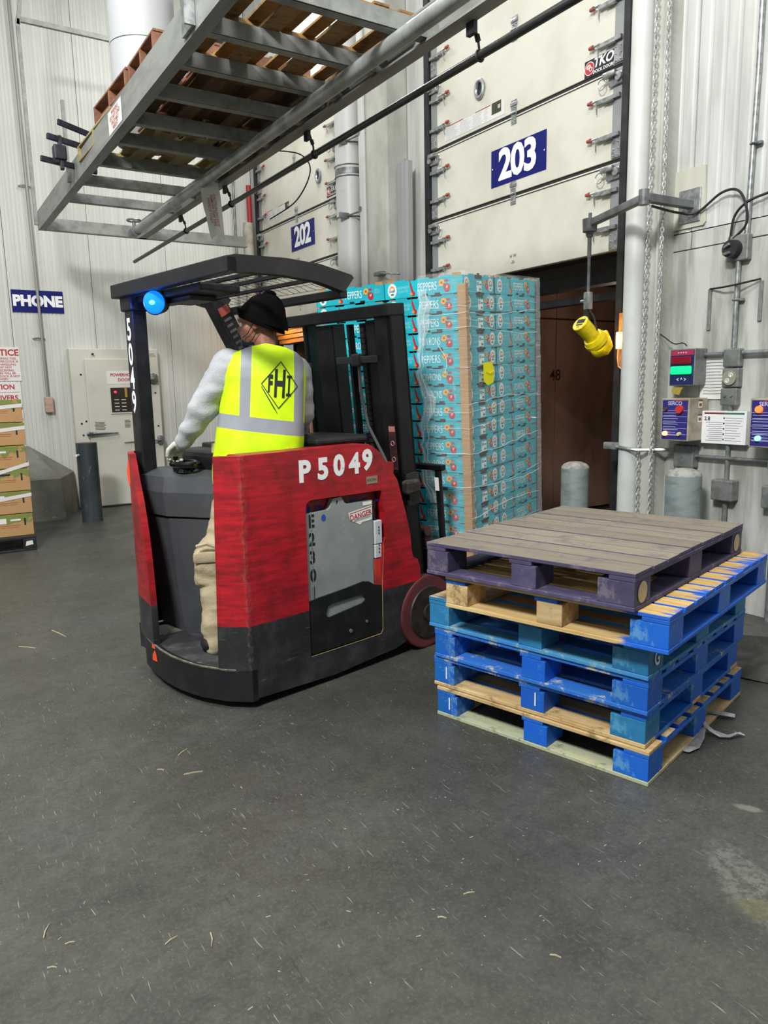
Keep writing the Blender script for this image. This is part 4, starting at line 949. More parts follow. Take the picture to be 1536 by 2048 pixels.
# ================================================================ PALLET LOAD OF PEPPER CARTONS
LM = Matrix.Translation((2.86, 3.485, .10)) @ Matrix.Rotation(math.radians(21), 4, 'Z') @ Matrix.Rotation(math.radians(-3.3), 4, 'Y') @ Matrix.Diagonal((.94, .94, 1, 1))
m_teal = pm('turquoise_carton', '10b2c2', .5, col2='0fa4b4', scale=4, vary=.16)
m_kraft = pm('kraft_board', 'b28a55', .7, col2='a27a48', scale=6)
m_hole = pm('hand_hole', '0b0c0d', .9)
m_pr = [m_teal, m_kraft, m_hole, pm('carton_white', 'dfeeee', .5), pm('pepper_red', 'b5242c', .45), pm('pepper_yellow', 'd9a23a', .45), pm('logo_orange', 'e08a3c', .5), pm('logo_green', '3f6a58', .5), pm('carton_lightteal', '7fd0d4', .5), m_ink]
BL, BW, BH = .592, .392, .1045
def carton_body(top):
    mb = MB(); th = .006
    def wall(Lw, tabs, notch):
        pts = [(-Lw/2, 0)]
        for n0 in notch: pts += [(n0-.022, 0), (n0-.018, .010), (n0+.018, .010), (n0+.022, 0)]
        pts += [(Lw/2, 0), (Lw/2, .094)]
        for a, b in reversed(tabs): pts += [(b, .094), (b-.004, .1035), (a+.004, .1035), (a, .094)]
        pts += [(-Lw/2, .094)]; return pts
    lw = wall(BL, [(-.22, -.13), (-.05, .05), (.13, .22)], (.02, .11)); sw = wall(BW, [(-.13, -.06), (.06, .13)], ())
    for s in (-1, 1):
        mb.prism(lw, th, lambda a, b, q, s=s: (a*-s, s*(BW/2-q), b), 0); mb.prism(sw, th, lambda a, b, q, s=s: (s*(BL/2-q), a*s, b), 0)
        mb.box((-BL/2+.01, s*(BW/2-.012)-.002, .01), (BL/2-.01, s*(BW/2-.012)+.002, .092), 1)
    mb.box((-BL/2+.006, -BW/2+.006, .002), (BL/2-.006, BW/2-.006, .008), 1)
    for cx, cy in ((-1, -1), (1, -1), (-1, 1), (1, 1)): mb.box((cx*(BL/2-.05)-.03, cy*(BW/2-.009)-.003, .05), (cx*(BL/2-.05)+.03, cy*(BW/2-.009)+.003, .112 if top else .10), 1)
    if top: mb.box((-BL/2+.01, -BW/2+.01, .07), (BL/2-.01, BW/2-.01, .08), 1)
    return mb.mesh('carton', m_pr)
def logo(mb, fr, s=1):
    disc(mb, fr, 0, 0, .036*s, .042*s, 3, .0012); disc(mb, fr, 0, .0, .032*s, .038*s, 0, .0016); disc(mb, fr, 0, .0, .031*s, .037*s, 3, .0018)
    disc(mb, fr, 0, .004*s, .022*s, .024*s, 6, .0022, 14, 0, PI); disc(mb, fr, 0, .004*s, .012*s, .013*s, 3, .0025, 10, 0, PI)
    put(mb, 'SUNSET', fr @ Matrix.Translation((0, -.004*s, .0026)), .0165*s, 9, .02, .85); disc(mb, fr, 0, -.022*s, .014*s, .006*s, 7, .0022, 10)
def chili(mb, fr):
    pts = [(-.012, .040), (-.006, .042), (.004, .02), (.014, -.01), (.020, -.034), (.024, -.044), (.010, -.034), (-.002, -.01), (-.010, .016)]
    mb.add([(a, b, .0015) for a, b in pts], [tuple(range(len(pts)))], 4, False, fr)
    mb.add([(-.014, .052, .0016), (-.008, .05, .0016), (-.004, .038, .0016), (-.012, .036, .0016)], [(0, 1, 2, 3)], 7, False, fr)
    disc(mb, fr, .012, -.028, .016, .014, 4, .0012, 12); disc(mb, fr, .0, -.03, .010, .010, 6, .0018, 10)
def peppers(mb, fr, s=1):
    disc(mb, fr, -.022*s, .016*s, .022*s, .020*s, 5, .0014, 14); disc(mb, fr, -.022*s, .016*s, .008*s, .007*s, 4, .0018, 8)
    disc(mb, fr, .016*s, -.014*s, .024*s, .024*s, 4, .0018, 14); disc(mb, fr, .014*s, .026*s, .014*s, .007*s, 4, .0014, 10)
    quad(mb, fr, .012*s, -.018*s, .016*s, -.004*s, 3, .0022); quad(mb, fr, .020*s, -.014*s, .023*s, .0*s, 3, .0022); disc(mb, fr, -.002*s, .004*s, .008*s, .007*s, 7, .002, 8)
def carton_print(word):
    mb = MB()
    for s in (-1, 1):
        fr = frame((0, s*(BW/2+.0002), .048), (-s, 0, 0), (0, 0, 1))
        T = lambda x, y=0: fr @ Matrix.Translation((x, y, 0))
        logo(mb, T(-.235)); put(mb, 'INSPIRED\nFLAVOR', T(-.150), .023, 8, .01, .95); chili(mb, T(-.085))
        put(mb, word, T(.035), .066 if len(word) < 8 else .062, 3, -.003, .62 if len(word) < 8 else .52); peppers(mb, T(.165)); put(mb, 'FRESH\nSWEET', T(.235, .01), .016, 8, .0)
        for nx in (.02, .11): quad(mb, fr, nx-.020, -.048, nx+.020, -.037, 2, .0008)
        fr2 = frame((s*(BL/2+.0002), 0, .048), (0, s, 0), (0, 0, 1)); U = lambda x, y=0: fr2 @ Matrix.Translation((x, y, 0))
        mb.add([(-.058, .052, .0008), (-.050, .030, .0008), (.030, .030, .0008), (.038, .052, .0008)], [(0, 1, 2, 3)], 2, False, fr2)
        mb.add([(-.025, .052, .0008), (-.025, .062, .0008), (.005, .062, .0008), (.005, .052, .0008)], [(0, 1, 2, 3)], 2, False, fr2)
        logo(mb, U(-.155), .9); quad(mb, fr2, -.035, -.042, .030, .018, 3, .0016)
        for i in range(7): quad(mb, fr2, -.030+.004*i, -.008, -.0285+.004*i, .012, 9, .0022)
        quad(mb, fr2, .0, -.036, .012, -.022, 9, .0022); quad(mb, fr2, .016, -.034, .024, -.026, 9, .0022); quad(mb, fr2, .002, -.004, .024, .002, 9, .0022)
        peppers(mb, U(.085), .8); logo(mb, U(.145), .95)
    return mb.mesh('print', m_pr)
ME_b = carton_body(False); ME_t = carton_body(True); ME_p = {k: carton_print(k) for k in ('PEPPERS', 'POIVRONS')}
NL = 18; words = 'PPPOPOOPPPOPOPPOPP'
lz0 = .145
def num(n): return ['top', 'second', 'third', 'fourth', 'fifth', 'sixth', 'seventh', 'eighth', 'ninth', 'tenth', 'eleventh', 'twelfth', 'thirteenth', 'fourteenth', 'fifteenth', 'sixteenth', 'seventeenth', 'eighteenth'][n]
slots = [('A0', .200, .30, -90), ('A1', .200, .90, -90), ('B0', .70, .20, 0), ('B1', .70, .60, 0), ('B2', .70, 1.0, 0)]
desc = {'A0': 'at the taped front corner', 'A1': 'at the left end behind the mast', 'B0': 'on the far right side', 'B1': 'in the middle of the back row', 'B2': 'at the hidden far left of the back row'}
for L in range(NL):
    for nm, cx, cy, rz in slots:
        if L > 0 and nm in ('B1', 'B2'): continue
        z = lz0+(NL-1-L)*.1055
        jx, jy, jr = random.uniform(-.003, .003), random.uniform(-.003, .003), random.uniform(-.6, .6)
        m = LM @ Matrix.Translation((cx+jx, cy+jy, z)) @ Matrix.Rotation(math.radians(rz+jr), 4, 'Z')
        lay = 'top layer' if L == 0 else num(L)+' layer from the top'
        wd = 'PEPPERS' if words[L] == 'P' else 'POIVRONS'
        t = thing('pepper_carton', f'turquoise {wd.lower()} carton, {lay}, {desc[nm]}', 'carton', mat=m, group='pepper cartons on the forklift load')
        link('tray', ME_t if L == 0 else ME_b, t); link('print', ME_p[wd], t)
# pallet below the load
t = thing('load_pallet', 'wooden pallet carrying the turquoise pepper cartons on the forks', 'pallet', mat=LM)
for y in (0, .56, 1.12): MB().box((.01, y, .018), (1.0, y+.08, .110), 0, None, .003).build('stringer', W_dark, t)
for k in range(7): MB().box((.0+.15*k, 0, .112), (.10+.15*k, 1.2, .128), 0, None, .002).build('deck_board', W_old, t)
for k in range(3): MB().box((.0+.44*k, 0, 0), (.10+.44*k, 1.2, .016), 0, None, .002).build('bottom_board', W_old, t)
# cardboard corner board
top = lz0+NL*.1055
mb = MB().box((-.016, -.014, .13), (-.011, .040, top-.06), 0).box((-.016, -.018, .13), (.022, -.013, top-.06), 0)
t = thing('corner_board', 'brown cardboard corner board strapped to the front corner of the pepper load', 'corner board', mat=LM)
mb.build('angle', pm('cardboard_brown', 'a9824e', .7, col2='96713f', scale=3, stretch=(1, 1, .4)), t)
# stretch film
def film_mat():
    t = NT('clear_film'); t.b.inputs['Base Color'].default_value = (.9, .95, .95, 1); t.b.inputs['Roughness'].default_value = .12; t.b.inputs['Specular IOR Level'].default_value = .6
    v = t.coord((1, 1, 5)); v2 = t.coord((9, 9, 1.5)); v3 = t.coord()
    a = t.ramp(t.noise(v, 3.5, 6, .7), .60, .72); b2 = t.ramp(t.noise(v2, 1.6, 5, .7), .66, .76)
    f = t.math('ADD', t.math('MULTIPLY', t.math('MAXIMUM', a, b2), .38), .13)
    tr = t.n('ShaderNodeBsdfTransparent'); mx = t.n('ShaderNodeMixShader'); t.l(f, mx.inputs[0]); t.l(tr.outputs[0], mx.inputs[1]); t.l(t.b.outputs[0], mx.inputs[2]); t.l(mx.outputs[0], t.out.inputs[0])
    nn = t.noise(v, 9, 4, .6); t.bump(nn, .6, .02); return t.m
m_film = film_mat()
m_fold = pm('film_fold', 'e6f2f2', .15); 
def fold_mat():
    t = NT('film_fold_clear'); t.b.inputs['Base Color'].default_value = (.92, .97, .97, 1); t.b.inputs['Roughness'].default_value = .12
    tr = t.n('ShaderNodeBsdfTransparent'); mx = t.n('ShaderNodeMixShader'); mx.inputs[0].default_value = .5; t.l(tr.outputs[0], mx.inputs[1]); t.l(t.b.outputs[0], mx.inputs[2]); t.l(mx.outputs[0], t.out.inputs[0]); return t.m
m_fold = fold_mat()
m_film2 = fold_mat(); m_film2.name = 'film_tail_clear'
for n_ in m_film2.node_tree.nodes:
    if n_.type == 'MIX_SHADER': n_.inputs[0].default_value = .24
t = thing('stretch_film', 'clear stretch film wrapped round the right side of the pepper load', 'plastic film', mat=LM)
mb = MB(); path = [(-.022, .34), (-.024, .26), (-.024, .18), (-.024, .10), (-.024, .03), (-.022, -.022)]+[(.0+.06*i, -.026) for i in range(1, 17)]+[(1.025, -.022)]+[(1.027, .04+.1*i) for i in range(12)]
zs = [.13+i*(top-.13+.01)/48 for i in range(49)]; vs = []
for i, (a, b) in enumerate(path):
    for k, z in enumerate(zs):
        q = Vector((a*6, b*6, z*14)); n1 = noise.noise(q)*.007+noise.noise(q*2.3)*.004
        bb = b+(.055*noise.noise(Vector((3, 1, z*5)))+.03*noise.noise(Vector((8, 2, z*14))) if i == 0 else 0)
        if i == 0: bb -= .02
        vs.append((a-(abs(n1) if a < 0 else -abs(n1) if a > 1 else 0), bb-(abs(n1) if b < 0 else 0), z))
nz = len(zs); mb.add(vs, [(i*nz+k, (i+1)*nz+k, (i+1)*nz+k+1, i*nz+k+1) for i in range(len(path)-1) for k in range(nz-1)], 0, True)
mb.build('film_sheet', m_film, t)
mb = MB(); ph = [p for p in path[1:22]]
for k, zf in enumerate((.42, .50, .78, .80, 1.02, 1.27, 1.30, 1.50, 1.72, 1.78, 1.83, 1.88, .62, 1.15)):
    st = 0 if k % 3 else 4
    pts = [(a-.006 if b > 0 else a, b-.006 if a > 0 else b, zf+.02*math.sin(a*4+k)+.012*noise.noise(Vector((a*9, b*9, k)))) for a, b in ph[st:]]
    mb.tube(pts, .0009 if k % 2 else .0015, 5)
pts = [(-.030-.006*abs(noise.noise(Vector((1, 5, z*9)))), .32+.055*noise.noise(Vector((3, 1, z*5)))+.03*noise.noise(Vector((8, 2, z*14))), z) for z in zs[14:47]]
mb.tube(pts, .0025, 5); mb.tube([(a, b-.035+.012*math.sin(z*9), z) for a, b, z in pts], .0025, 5)
for q in range(3):
    mb.tube([(-.034, .30-.09*q+.05*s+.02*math.sin(s*6+q), 1.15+.16*q-.1*s+.5*q*s*.3) for s in [i/8 for i in range(9)]], .002, 5)
mb.build('film_fold', m_fold, t)
rb = MB(); vs = []
for i, (a, b, z) in enumerate(pts):
    for k in range(5): vs.append((a-.004-.006*abs(math.sin(i*.9+k)), b-.10*k/4*(.6+.4*math.sin(i*.5))+.01, z))
rb.add(vs, [(i*5+k, (i+1)*5+k, (i+1)*5+k+1, i*5+k+1) for i in range(len(pts)-1) for k in range(4)], 0, True); rb.build('film_tail', m_film2, t)
mb = MB(); vs = []
for i in range(8):
    for k in range(15):
        a = -.02+1.04*k/14; b = -.02+.36*i/7; vs.append((a, b, top+.012+.016*noise.noise(Vector((a*5, b*6, 0)))-(.02 if i == 0 else 0)))
mb.add(vs, [(i*15+k, i*15+k+1, (i+1)*15+k+1, (i+1)*15+k) for i in range(7) for k in range(14)], 0, True); mb.build('film_cap', m_film, t)
mb = MB(); fr = LM @ frame((.20, -.040, 1.47), (1, 0, 0), (0, 0, 1)); mb.add([(-.06, .06, 0), (.05, .065, 0), (.075, .03, .004), (.07, -.06, .002), (.0, -.075, 0), (-.055, -.05, 0)], [(0, 1, 2, 3, 4, 5)], 0, False, fr)
mb.tube([fr @ Vector((-.03, .01, .003)), fr @ Vector((.02, -.005, .004)), fr @ Vector((.065, .008, .005))], .0015, 5)
solo(mb, 'yellow_note', pm('neon_yellow_paper', 'e6e000', .6), 'bright yellow paper note under film on the right side of the pepper load', 'note', tuple(LM @ Vector((.20, -.04, 1.47))))
# ================================================================ FORKLIFT (x: forward to the mast, y: away from the camera)
def body_paint():
    t = NT('forklift_paint'); v = t.coord(); s = t.n('ShaderNodeSeparateXYZ'); t.l(v, s.inputs[0])
    vs = t.coord((2.5, 2.5, 26)); n = t.noise(vs, 1.6, 6, .7); n2 = t.noise(v, 5, 5, .7); n3 = t.noise(v, 34, 4, .7)
    red = t.mix(t.ramp(n, .38, .66), lin('b81a26'), lin('7c121c'))
    red = t.mix(t.math('MULTIPLY', t.ramp(n2, .46, .64), .62), red, lin('541619'))
    red = t.mix(t.math('MULTIPLY', t.ramp(t.noise(t.coord((3, 3, 60)), 2, 5, .7), .66, .70), .8), red, lin('2c1214'))
    blk = t.mix(t.ramp(n2, .45, .7), lin('232426'), lin('3d3e40')); blk = t.mix(t.math('MULTIPLY', t.ramp(t.noise(t.coord((3, 3, 30)), 2.2, 6, .7), .60, .74), .5), blk, lin('77756f'))
    line = t.math('ADD', s.outputs['Z'], t.math('MULTIPLY_ADD', n2, .03, -.015))
    b = t.mix(t.ramp(line, .409, .413), blk, red)
    # bare worn rear corner
    e = t.math('ADD', s.outputs['X'], t.math('MULTIPLY_ADD', t.noise(v, 13, 5, .8), .09, -.045))
    w1 = t.math('MULTIPLY', t.math('MULTIPLY', t.ramp(t.math('ABSOLUTE', e), .014, .002), t.ramp(s.outputs['Y'], .06, .03)), t.ramp(n3, .42, .6))
    b = t.mix(t.math('MULTIPLY', w1, .35), b, lin('7a6c5c'))
    t.l(b, t.b.inputs['Base Color']); t.b.inputs['Roughness'].default_value = .42
    t.bump(t.noise(v, 30, 5, .7), .10, .004); return t.m
m_body = body_paint()
m_fblk = pm('forklift_black', '151618', .45, col2='242527', scale=7, lo=.5, hi=.7, bump=.06)
m_cons = pm('console_charcoal', '3e4145', .48, col2='4a4d51', scale=4, lo=.45, hi=.7, bump=.06, bscale=90)
m_dark = pm('deep_black', '0c0c0d', .7)
m_mast = pm('mast_black', '0b0c0d', .42, 0, col2='151617', scale=6, spec=.35)
FM = Matrix.Translation((1.240, 3.149, 0)) @ Matrix.Rotation(math.radians(11.17), 4, 'Z')
FK = thing('forklift', 'red and black stand-up forklift P5049 with overhead guard and blue warning light', 'forklift', mat=FM)
side = lambda v: (lambda a, b, q: (a, v+q, b))
# near side shell
outer = [(.012, .05), (.0, .08), (.0, 1.195), (.014, 1.211), (.40, 1.215), (.76, 1.214), (.80, 1.205), (.858, 1.166), (.985, 1.005), (1.045, .82), (1.078, .70), (1.088, .60), (1.10, .555), (1.135, .54), (1.155, .49), (1.16, .42), (1.125, .41), (1.075, .36), (1.04, .29), (1.03, .20), (1.045, .12), (1.03, .075), (.95, .055), (.5, .03)]
hole = [(.352, .17), (.352, .93), (.362, .953), (.385, .965), (.855, .962), (.865, .955), (.872, .88), (.885, .84), (.892, .70), (.868, .665), (.858, .64), (.857, .17)]
MB().prism(outer, .045, side(0.0), 0, holes=[hole[::-1]]).build('side_shell', m_body, FK)
MB().box((.30, .045, .06), (.34, .20, 1.15)).box((.90, .045, .06), (1.0, .95, 1.10)).build('rear_pillar', m_body, FK)
MB().box((.34, .30, .1), (.9, .95, 1.0)).box((.045, .13, .19), (.34, .155, 1.17)).box((.02, .155, .60), (.10, .185, 1.12), 0, None, .02).build('inner_bulkhead', m_dark, FK)
MB().box((.0, .01, 1.19), (.34, .13, 1.213), 0, None, .01).box((.34, .01, 1.18), (.80, .15, 1.212), 0, None, .008).build('top_plate', m_body, FK)
MB().box((.40, .15, 1.17), (.80, 1.04, 1.208), 0, None, .008).build('hood_plate', m_fblk, FK)
MB().box((.56, .15, 1.205), (.92, .55, 1.255), 0, None, .02).box((.62, .55, 1.205), (.9, 1.0, 1.23), 0, None, .01).build('arm_pad', m_fblk, FK)
MB().box((.03, .15, .05), (1.0, 1.06, .185)).build('chassis_base', m_dark, FK)
# battery and its bay
MB().box((.40, .05, .2), (.86, .06, .96)).build('battery_bay', pm('bay_red', '8f1a22', .5, col2='5a1418', scale=6), FK)
bt = [(.356, .18), (.356, .895), (.50, .90), (.515, .91), (.535, .953), (.59, .958), (.612, .925), (.63, .915), (.805, .915), (.805, .18)]
MB().prism(bt, .03, side(.012), 0, holes=[[(.558, .920), (.568, .920), (.570, .938), (.563, .944), (.556, .938)]]).build('battery_case', pm('battery_grey', '8f9693', .5, .15, col2='7d8582', scale=5, lo=.45, hi=.7, col3='a9b0ab', scale3=14), FK)
mb = MB()
for k in range(6): mb.box((.358+.078*k, .05, .86), (.358+.078*k+.066, .16, .935), 0, None, .008)
mb.build('battery_cap', pm('battery_blue', '2038a8', .4), FK)
mb = MB().tube([(.84, .03, .78), (.83, .04, .84), (.86, .05, .90), (.86, .06, .94), (.83, .08, .955)], .010, 8); mb.tube([(.835, .035, .78), (.825, .05, .84), (.835, .05, .885), (.865, .045, .91)], .007, 8, 1)
mb.torus((.868, .045, .905), .013, .006, 'Z', 10, 5, 2); mb.build('battery_cable', [m_black, m_redplastic, pm('tie_blue', '3a3ec0', .4)], FK)
MB().box((.815, .006, .672), (.868, .034, .80), 0, None, .004).box((.815, .006, .595), (.862, .036, .669), 0, None, .004).build('plug_connector', pm('connector_white', 'b9bfc1', .4), FK)
mb = MB(); fr = frame((0, -.0008+.006, 0), (1, 0, 0), (0, 0, 1))
for (a, b) in ((.842, .765), (.842, .748), (.842, .732), (.842, .668), (.842, .648), (.842, .628)): quad(mb, fr, a-.004, b-.005, a+.004, b+.004, 0, .002)
mb.build('connector_pin', m_ink, FK)
MB().box((.812, .008, .17), (.856, .03, .59)).build('orange_guide', pm('orange_red', 'b8382a', .5, col2='8d2a24', scale=8), FK)
slot = [(.46, .360), (.475, .405), (.50, .412), (.70, .420), (.725, .408), (.735, .385), (.71, .37), (.48, .345)]
MB().prism([(.359, .176), (.359, .455), (.42, .462), (.60, .475), (.72, .488), (.76, .480), (.80, .455), (.852, .44), (.852, .176)], .008, side(.003), 0, holes=[slot[::-1]]).build('battery_door', m_fblk, FK)
MB().tube([(.355, .001, .168), (.70, .001, .168), (.84, .001, .170), (.855, .001, .19), (.857, .001, .45), (.872, .001, .66)], .0022, 5).build('door_seam', pm('worn_brass_edge', '8c7a4c', .5), FK)
mb = MB(); fr = frame((0, .0115, 0), (1, 0, 0), (0, 0, 1))
for k, ch in enumerate('E2301'):
    z = .855-.092*k; put(mb, ch, fr @ Matrix.Translation((.392, z, 0)), .088, 0, .035, .85)
    quad(mb, fr, .3885, z-.05, .3925, z+.05, 1, .0016)
disc(mb, fr, .47, .865, .014, .017, 2, .0014)
mb.add([(.635, .868, .0014), (.80, .890, .0014), (.80, .812, .0014), (.73, .806, .0014), (.715, .795, .0014), (.645, .828, .0014)], [(0, 1, 2, 3, 4, 5)], 3, False, fr)
quad(mb, fr, .735, .893, .80, .912, 3, .0014); mb.add([(.645, .862, .002), (.795, .884, .002), (.795, .880, .002), (.645, .858, .002)], [(0, 1, 2, 3)], 4, False, fr)
put(mb, 'DANGER', fr @ Matrix.Translation((.72, .845, 0)) @ Matrix.Rotation(.12, 4, 'Z'), .04, 4, .02, .95, .0022)
for i in range(3): mb.add([(.67, .828-.006*i, .002), (.79, .842-.006*i, .002), (.79, .840-.006*i, .002), (.67, .826-.006*i, .002)], [(0, 1, 2, 3)], 5, False, fr)
mb.build('battery_marking', [m_ink, pm('battery_grey2', '8f9693', .5), pm('blue_dot', '2846a8', .5), m_paper, m_red, m_ink], FK)
mb = MB(); fr = frame((0, -.0006, 0), (1, 0, 0), (0, 0, 1))
for ch, u, z in (('P', .352, 1.105), ('5', .468, 1.108), ('0', .572, 1.116), ('4', .676, 1.116), ('9', .766, 1.128)):
    put(mb, ch, fr @ Matrix.Translation((u, z, 0)), .142, 0, .045, 1.0)
mb.build('number_decal', pm('decal_white', 'e3e5e4', .45, col3='b0474a', scale3=26, lo3=.66, hi3=.70), FK)
mb = MB(); quad(mb, fr, .755, 1.005, .835, 1.045, 0, .001); put(mb, 'ELECTRIC', fr @ Matrix.Translation((.795, 1.025, 0)), .016, 1, 0, 1, .0016); mb.build('data_plate', [pm('worn_plate', '8a7a6c', .5), m_ink], FK)
mb = MB(); mb.cyl((.62, .001, .24), (.62, -.004, .24), .010).cyl((.735, .001, .265), (.735, -.004, .265), .008); mb.build('bolt', m_steel, FK)
# rear skirt, step and left shell follow the curved tail
CV = [(0, 0), (.05, -.045), (.1, -.085), (.235, -.142), (.35, -.165), (.46, -.174), (.58, -.168), (.70, -.152), (.82, -.128), (.914, -.104), (1.0, -.072), (1.06, -.045), (1.10, -.005)]
def cu(v):
    for (a, ua), (b, ub) in zip(CV, CV[1:]):
        if a <= v <= b: return ua+(ub-ua)*(v-a)/(b-a)
    return CV[-1][1]
V = [0, .03, .06, .1, .16, .235, .3, .35, .41, .46, .52, .58, .64, .70, .76, .82]
def shell(rows, vin, mats_, nm, vout=1.10, n=14, th=.03):
    mb = MB(); F = []; B = []
    for z in rows:
        a = vin(z); L1 = []; L2 = []; vo = vout(z) if callable(vout) else vout
        for i in range(n+1):
            v = a+(vo-a)*i/n; L1.append((cu(v), v, z)); L2.append((cu(v)+th, v-.0, z))
        F.append(L1); B.append(L2)
    m = n+1; vsF = [p for r in F for p in r]; vsB = [p for r in B for p in r]; o = len(vsF)
    fs = [(i*m+k, i*m+k+1, (i+1)*m+k+1, (i+1)*m+k) for i in range(len(rows)-1) for k in range(n)]
    fs += [tuple(x+o for x in reversed(f)) for f in fs]
    R = len(rows)-1
    for k in range(n): fs += [(k, k+1, o+k+1, o+k), (R*m+k+1, R*m+k, o+R*m+k, o+R*m+k+1)]
    for i in range(R): fs += [(i*m, o+i*m, o+(i+1)*m, (i+1)*m), (i*m+n, (i+1)*m+n, o+(i+1)*m+n, o+i*m+n)]
    mb.add(vsF+vsB, fs, 0, True); return mb.build(nm, mats_, FK)
shell([.04, .07, .10, .15, .195], lambda z: 0.0, m_fblk, 'rear_skirt', .86, 18)
def vin(z):
    P = [(.19, .68), (.37, .68), (.64, .70), (.80, .73), (.95, .78), (1.08, .85), (1.185, .905)]
    for (a, va), (b, vb_) in zip(P, P[1:]):
        if a <= z <= b: return va+(vb_-va)*(z-a)/(b-a)
    return P[-1][1] if z > 1 else P[0][1]
shell([.19+.0497*i for i in range(21)], vin, m_body, 'left_shell', 1.10, 12, .035)
shell([.19+.051*i for i in range(21)], lambda z: .004, m_body, 'rear_pillar_skin', lambda z: .135-.032*(z-.19), 6, .04)
MB().box((-.02, 1.06, .19), (1.05, 1.10, 1.07), 0, None, .01).box((-.035, .985, .06), (-.02, 1.10, .20)).build('far_side_shell', m_body, FK)
mb = MB(); rim = [(cu(v)+.01, v) for v in V]; mb.prism([(.30, 0.01), (.30, .80)]+rim[::-1], .012, lambda a, b, q: (a, b, .182+q)); mb.build('step_floor', pm('step_mat', '26272a', .75, col2='3f4043', scale=9, col3='6e6f6e', scale3=22, lo3=.64, hi3=.74, bump=.3), FK)
MB().tube([(cu(v)+.004, v, .197) for v in V[2:]], .006, 6).build('worn_lip', pm('worn_lip', '6b6558', .6, col2='3a3a3a', scale=20), FK)
fr = frame((cu(.66)-.006, .66, .15), (.12, -1, 0), (0, 0, 1)); mb = MB()
mb.add([(-.02, -.03, .002), (.022, -.032, .002), (.015, .01, .002), (.004, .028, .002), (-.018, .0, .002)], [(0, 1, 2, 3, 4)], 0, False, fr); mb.add([(-.02, .038, .002), (.01, .034, .002), (.006, .056, .002), (-.016, .058, .002)], [(0, 1, 2, 3)], 0, False, fr)
fr = frame((cu(.97)-.004, .97, 1.08), (.3, -1, 0), (0, 0, 1)); mb.add([(.0, -.08, .003), (.02, -.03, .003), (.015, .05, .003), (.004, .075, .003), (-.012, .0, .003)], [(0, 1, 2, 3, 4)], 0, False, fr)
mb.build('orange_paint_mark', pm('orange_mark', 'e8502a', .5), FK)
w_ = MB().cyl((.02, .80, .105), (.02, .93, .105), .105, seg=28); w_.cyl((.02, .795, .105), (.02, .80, .105), .07, seg=20); w_.build('steer_wheel', pm('pale_polyurethane', '8d8a80', .6, col2='6f6d66', scale=9), FK)
W_ = MB().cyl((1.205, -.012, .215), (1.205, .11, .215), .212, seg=48).cyl((1.205, -.014, .215), (1.205, -.0121, .215), .205, seg=48)
wh = W_.build('drive_wheel', pm('brick_red_tyre', '5e2a2c', .6, col2='47282a', scale=6, lo=.45, hi=.7), FK)
MB().cyl((1.205, -.022, .215), (1.205, -.010, .215), .150, .155, seg=40).cyl((1.205, -.035, .215), (1.205, -.02, .215), .05, seg=20).build('wheel_hub', pm('greasy_hub', '2a2622', .5, .3, col2='3a3430', scale=9), wh)
# console
def loftpoly(P, levels):
    mb = MB(); rings = [[(cx+(a-cx)*s+dx, cy+(b-cy)*s, z) for a, b in P] for z, s, dx, cx, cy in levels]; return mb.loft(rings, smooth=False)
PC = [(.03, 1.04), (.005, 1.0), (.02, .76), (.045, .71), (.16, .50), (.30, .46), (.9, .46), (.9, 1.04)]
loftpoly(PC, [(.195, .96, .02, .9, .8), (.5, .98, .005, .9, .8), (.84, 1.0, .0, .9, .8)]).build('console_lower', m_cons, FK)
loftpoly(PC, [(.843, .985, .0, .9, .8), (.852, 1.01, -.005, .9, .8), (.98, 1.02, -.01, .9, .8), (1.06, 1.01, -.0, .9, .8), (1.09, .94, .03, .9, .8)]).build('console_upper', m_cons, FK)
MB().box((.20, .50, 1.05), (.95, 1.058, 1.185), 0, None, .03).box((.55, .16, .9), (.95, 1.05, 1.19), 0, None, .02).build('dash_hood', m_fblk, FK)
mb = MB().torus((.115, .72, 1.125), .075, .017, 'Z', 24, 8, sq=(.8, 1.25)); mb.cyl((.10, .80, 1.09), (.10, .80, 1.16), .016, seg=10); mb.cyl((.115, .72, 1.08), (.115, .72, 1.12), .05, .04, seg=20)
mb.build('steering_tiller', pm('glossy_black', '0e0f11', .15), FK)
MB().box((.22, .56, 1.175), (.30, .63, 1.23), 0, None, .004).build('tag_block', pm('cream_tag', 'cfc08c', .6), FK)
MB().box((.24, .49, 1.175), (.32, .558, 1.225), 0, None, .006).build('paper_pouch', pm('navy_pouch', '22324f', .5), FK)
# overhead guard
MB().box((.0, .98, 1.02), (.085, 1.07, 2.03), 0, None, .008).box((-.015, .96, 1.93), (.10, 1.085, 2.02), 0, None, .01).build('guard_post', m_fblk, FK)
bar(MB(), Vector((.50, 1.0, 2.04)), Vector((.98, 1.0, 1.18)), .09, .10).build('guard_post', m_fblk, FK)
mb = MB(); fr = frame((.50, .953, 2.04), (.488, 0, -.873), (.873, 0, .488))
quad(mb, fr, .07, -.035, .12, .035, 0, .003)
for i in range(9): quad(mb, fr, .14+.035*i, -.03, .155+.035*i, .03*random.uniform(.3, 1), 1, .003)
mb.build('post_label', [m_redplastic, pm('label_grey2', '54504f', .6)], FK)
mb = MB()
for i, (ch, z) in enumerate(zip('5049', (1.83, 1.70, 1.573, 1.447))): put(mb, ch, frame((-.0008, 1.022, z), (0, -1, 0), (0, 0, 1)), .158, 0, .03, .62)
mb.build('post_number', m_signw, FK)
prof = [(-.04, 2.00), (-.04, 2.068), (.0, 2.078), (.27, 2.088), (.47, 2.080), (.66, 2.048), (.674, 2.035), (.615, 1.965), (.60, 1.968), (.45, 2.0), (.25, 2.012), (.04, 2.008)]
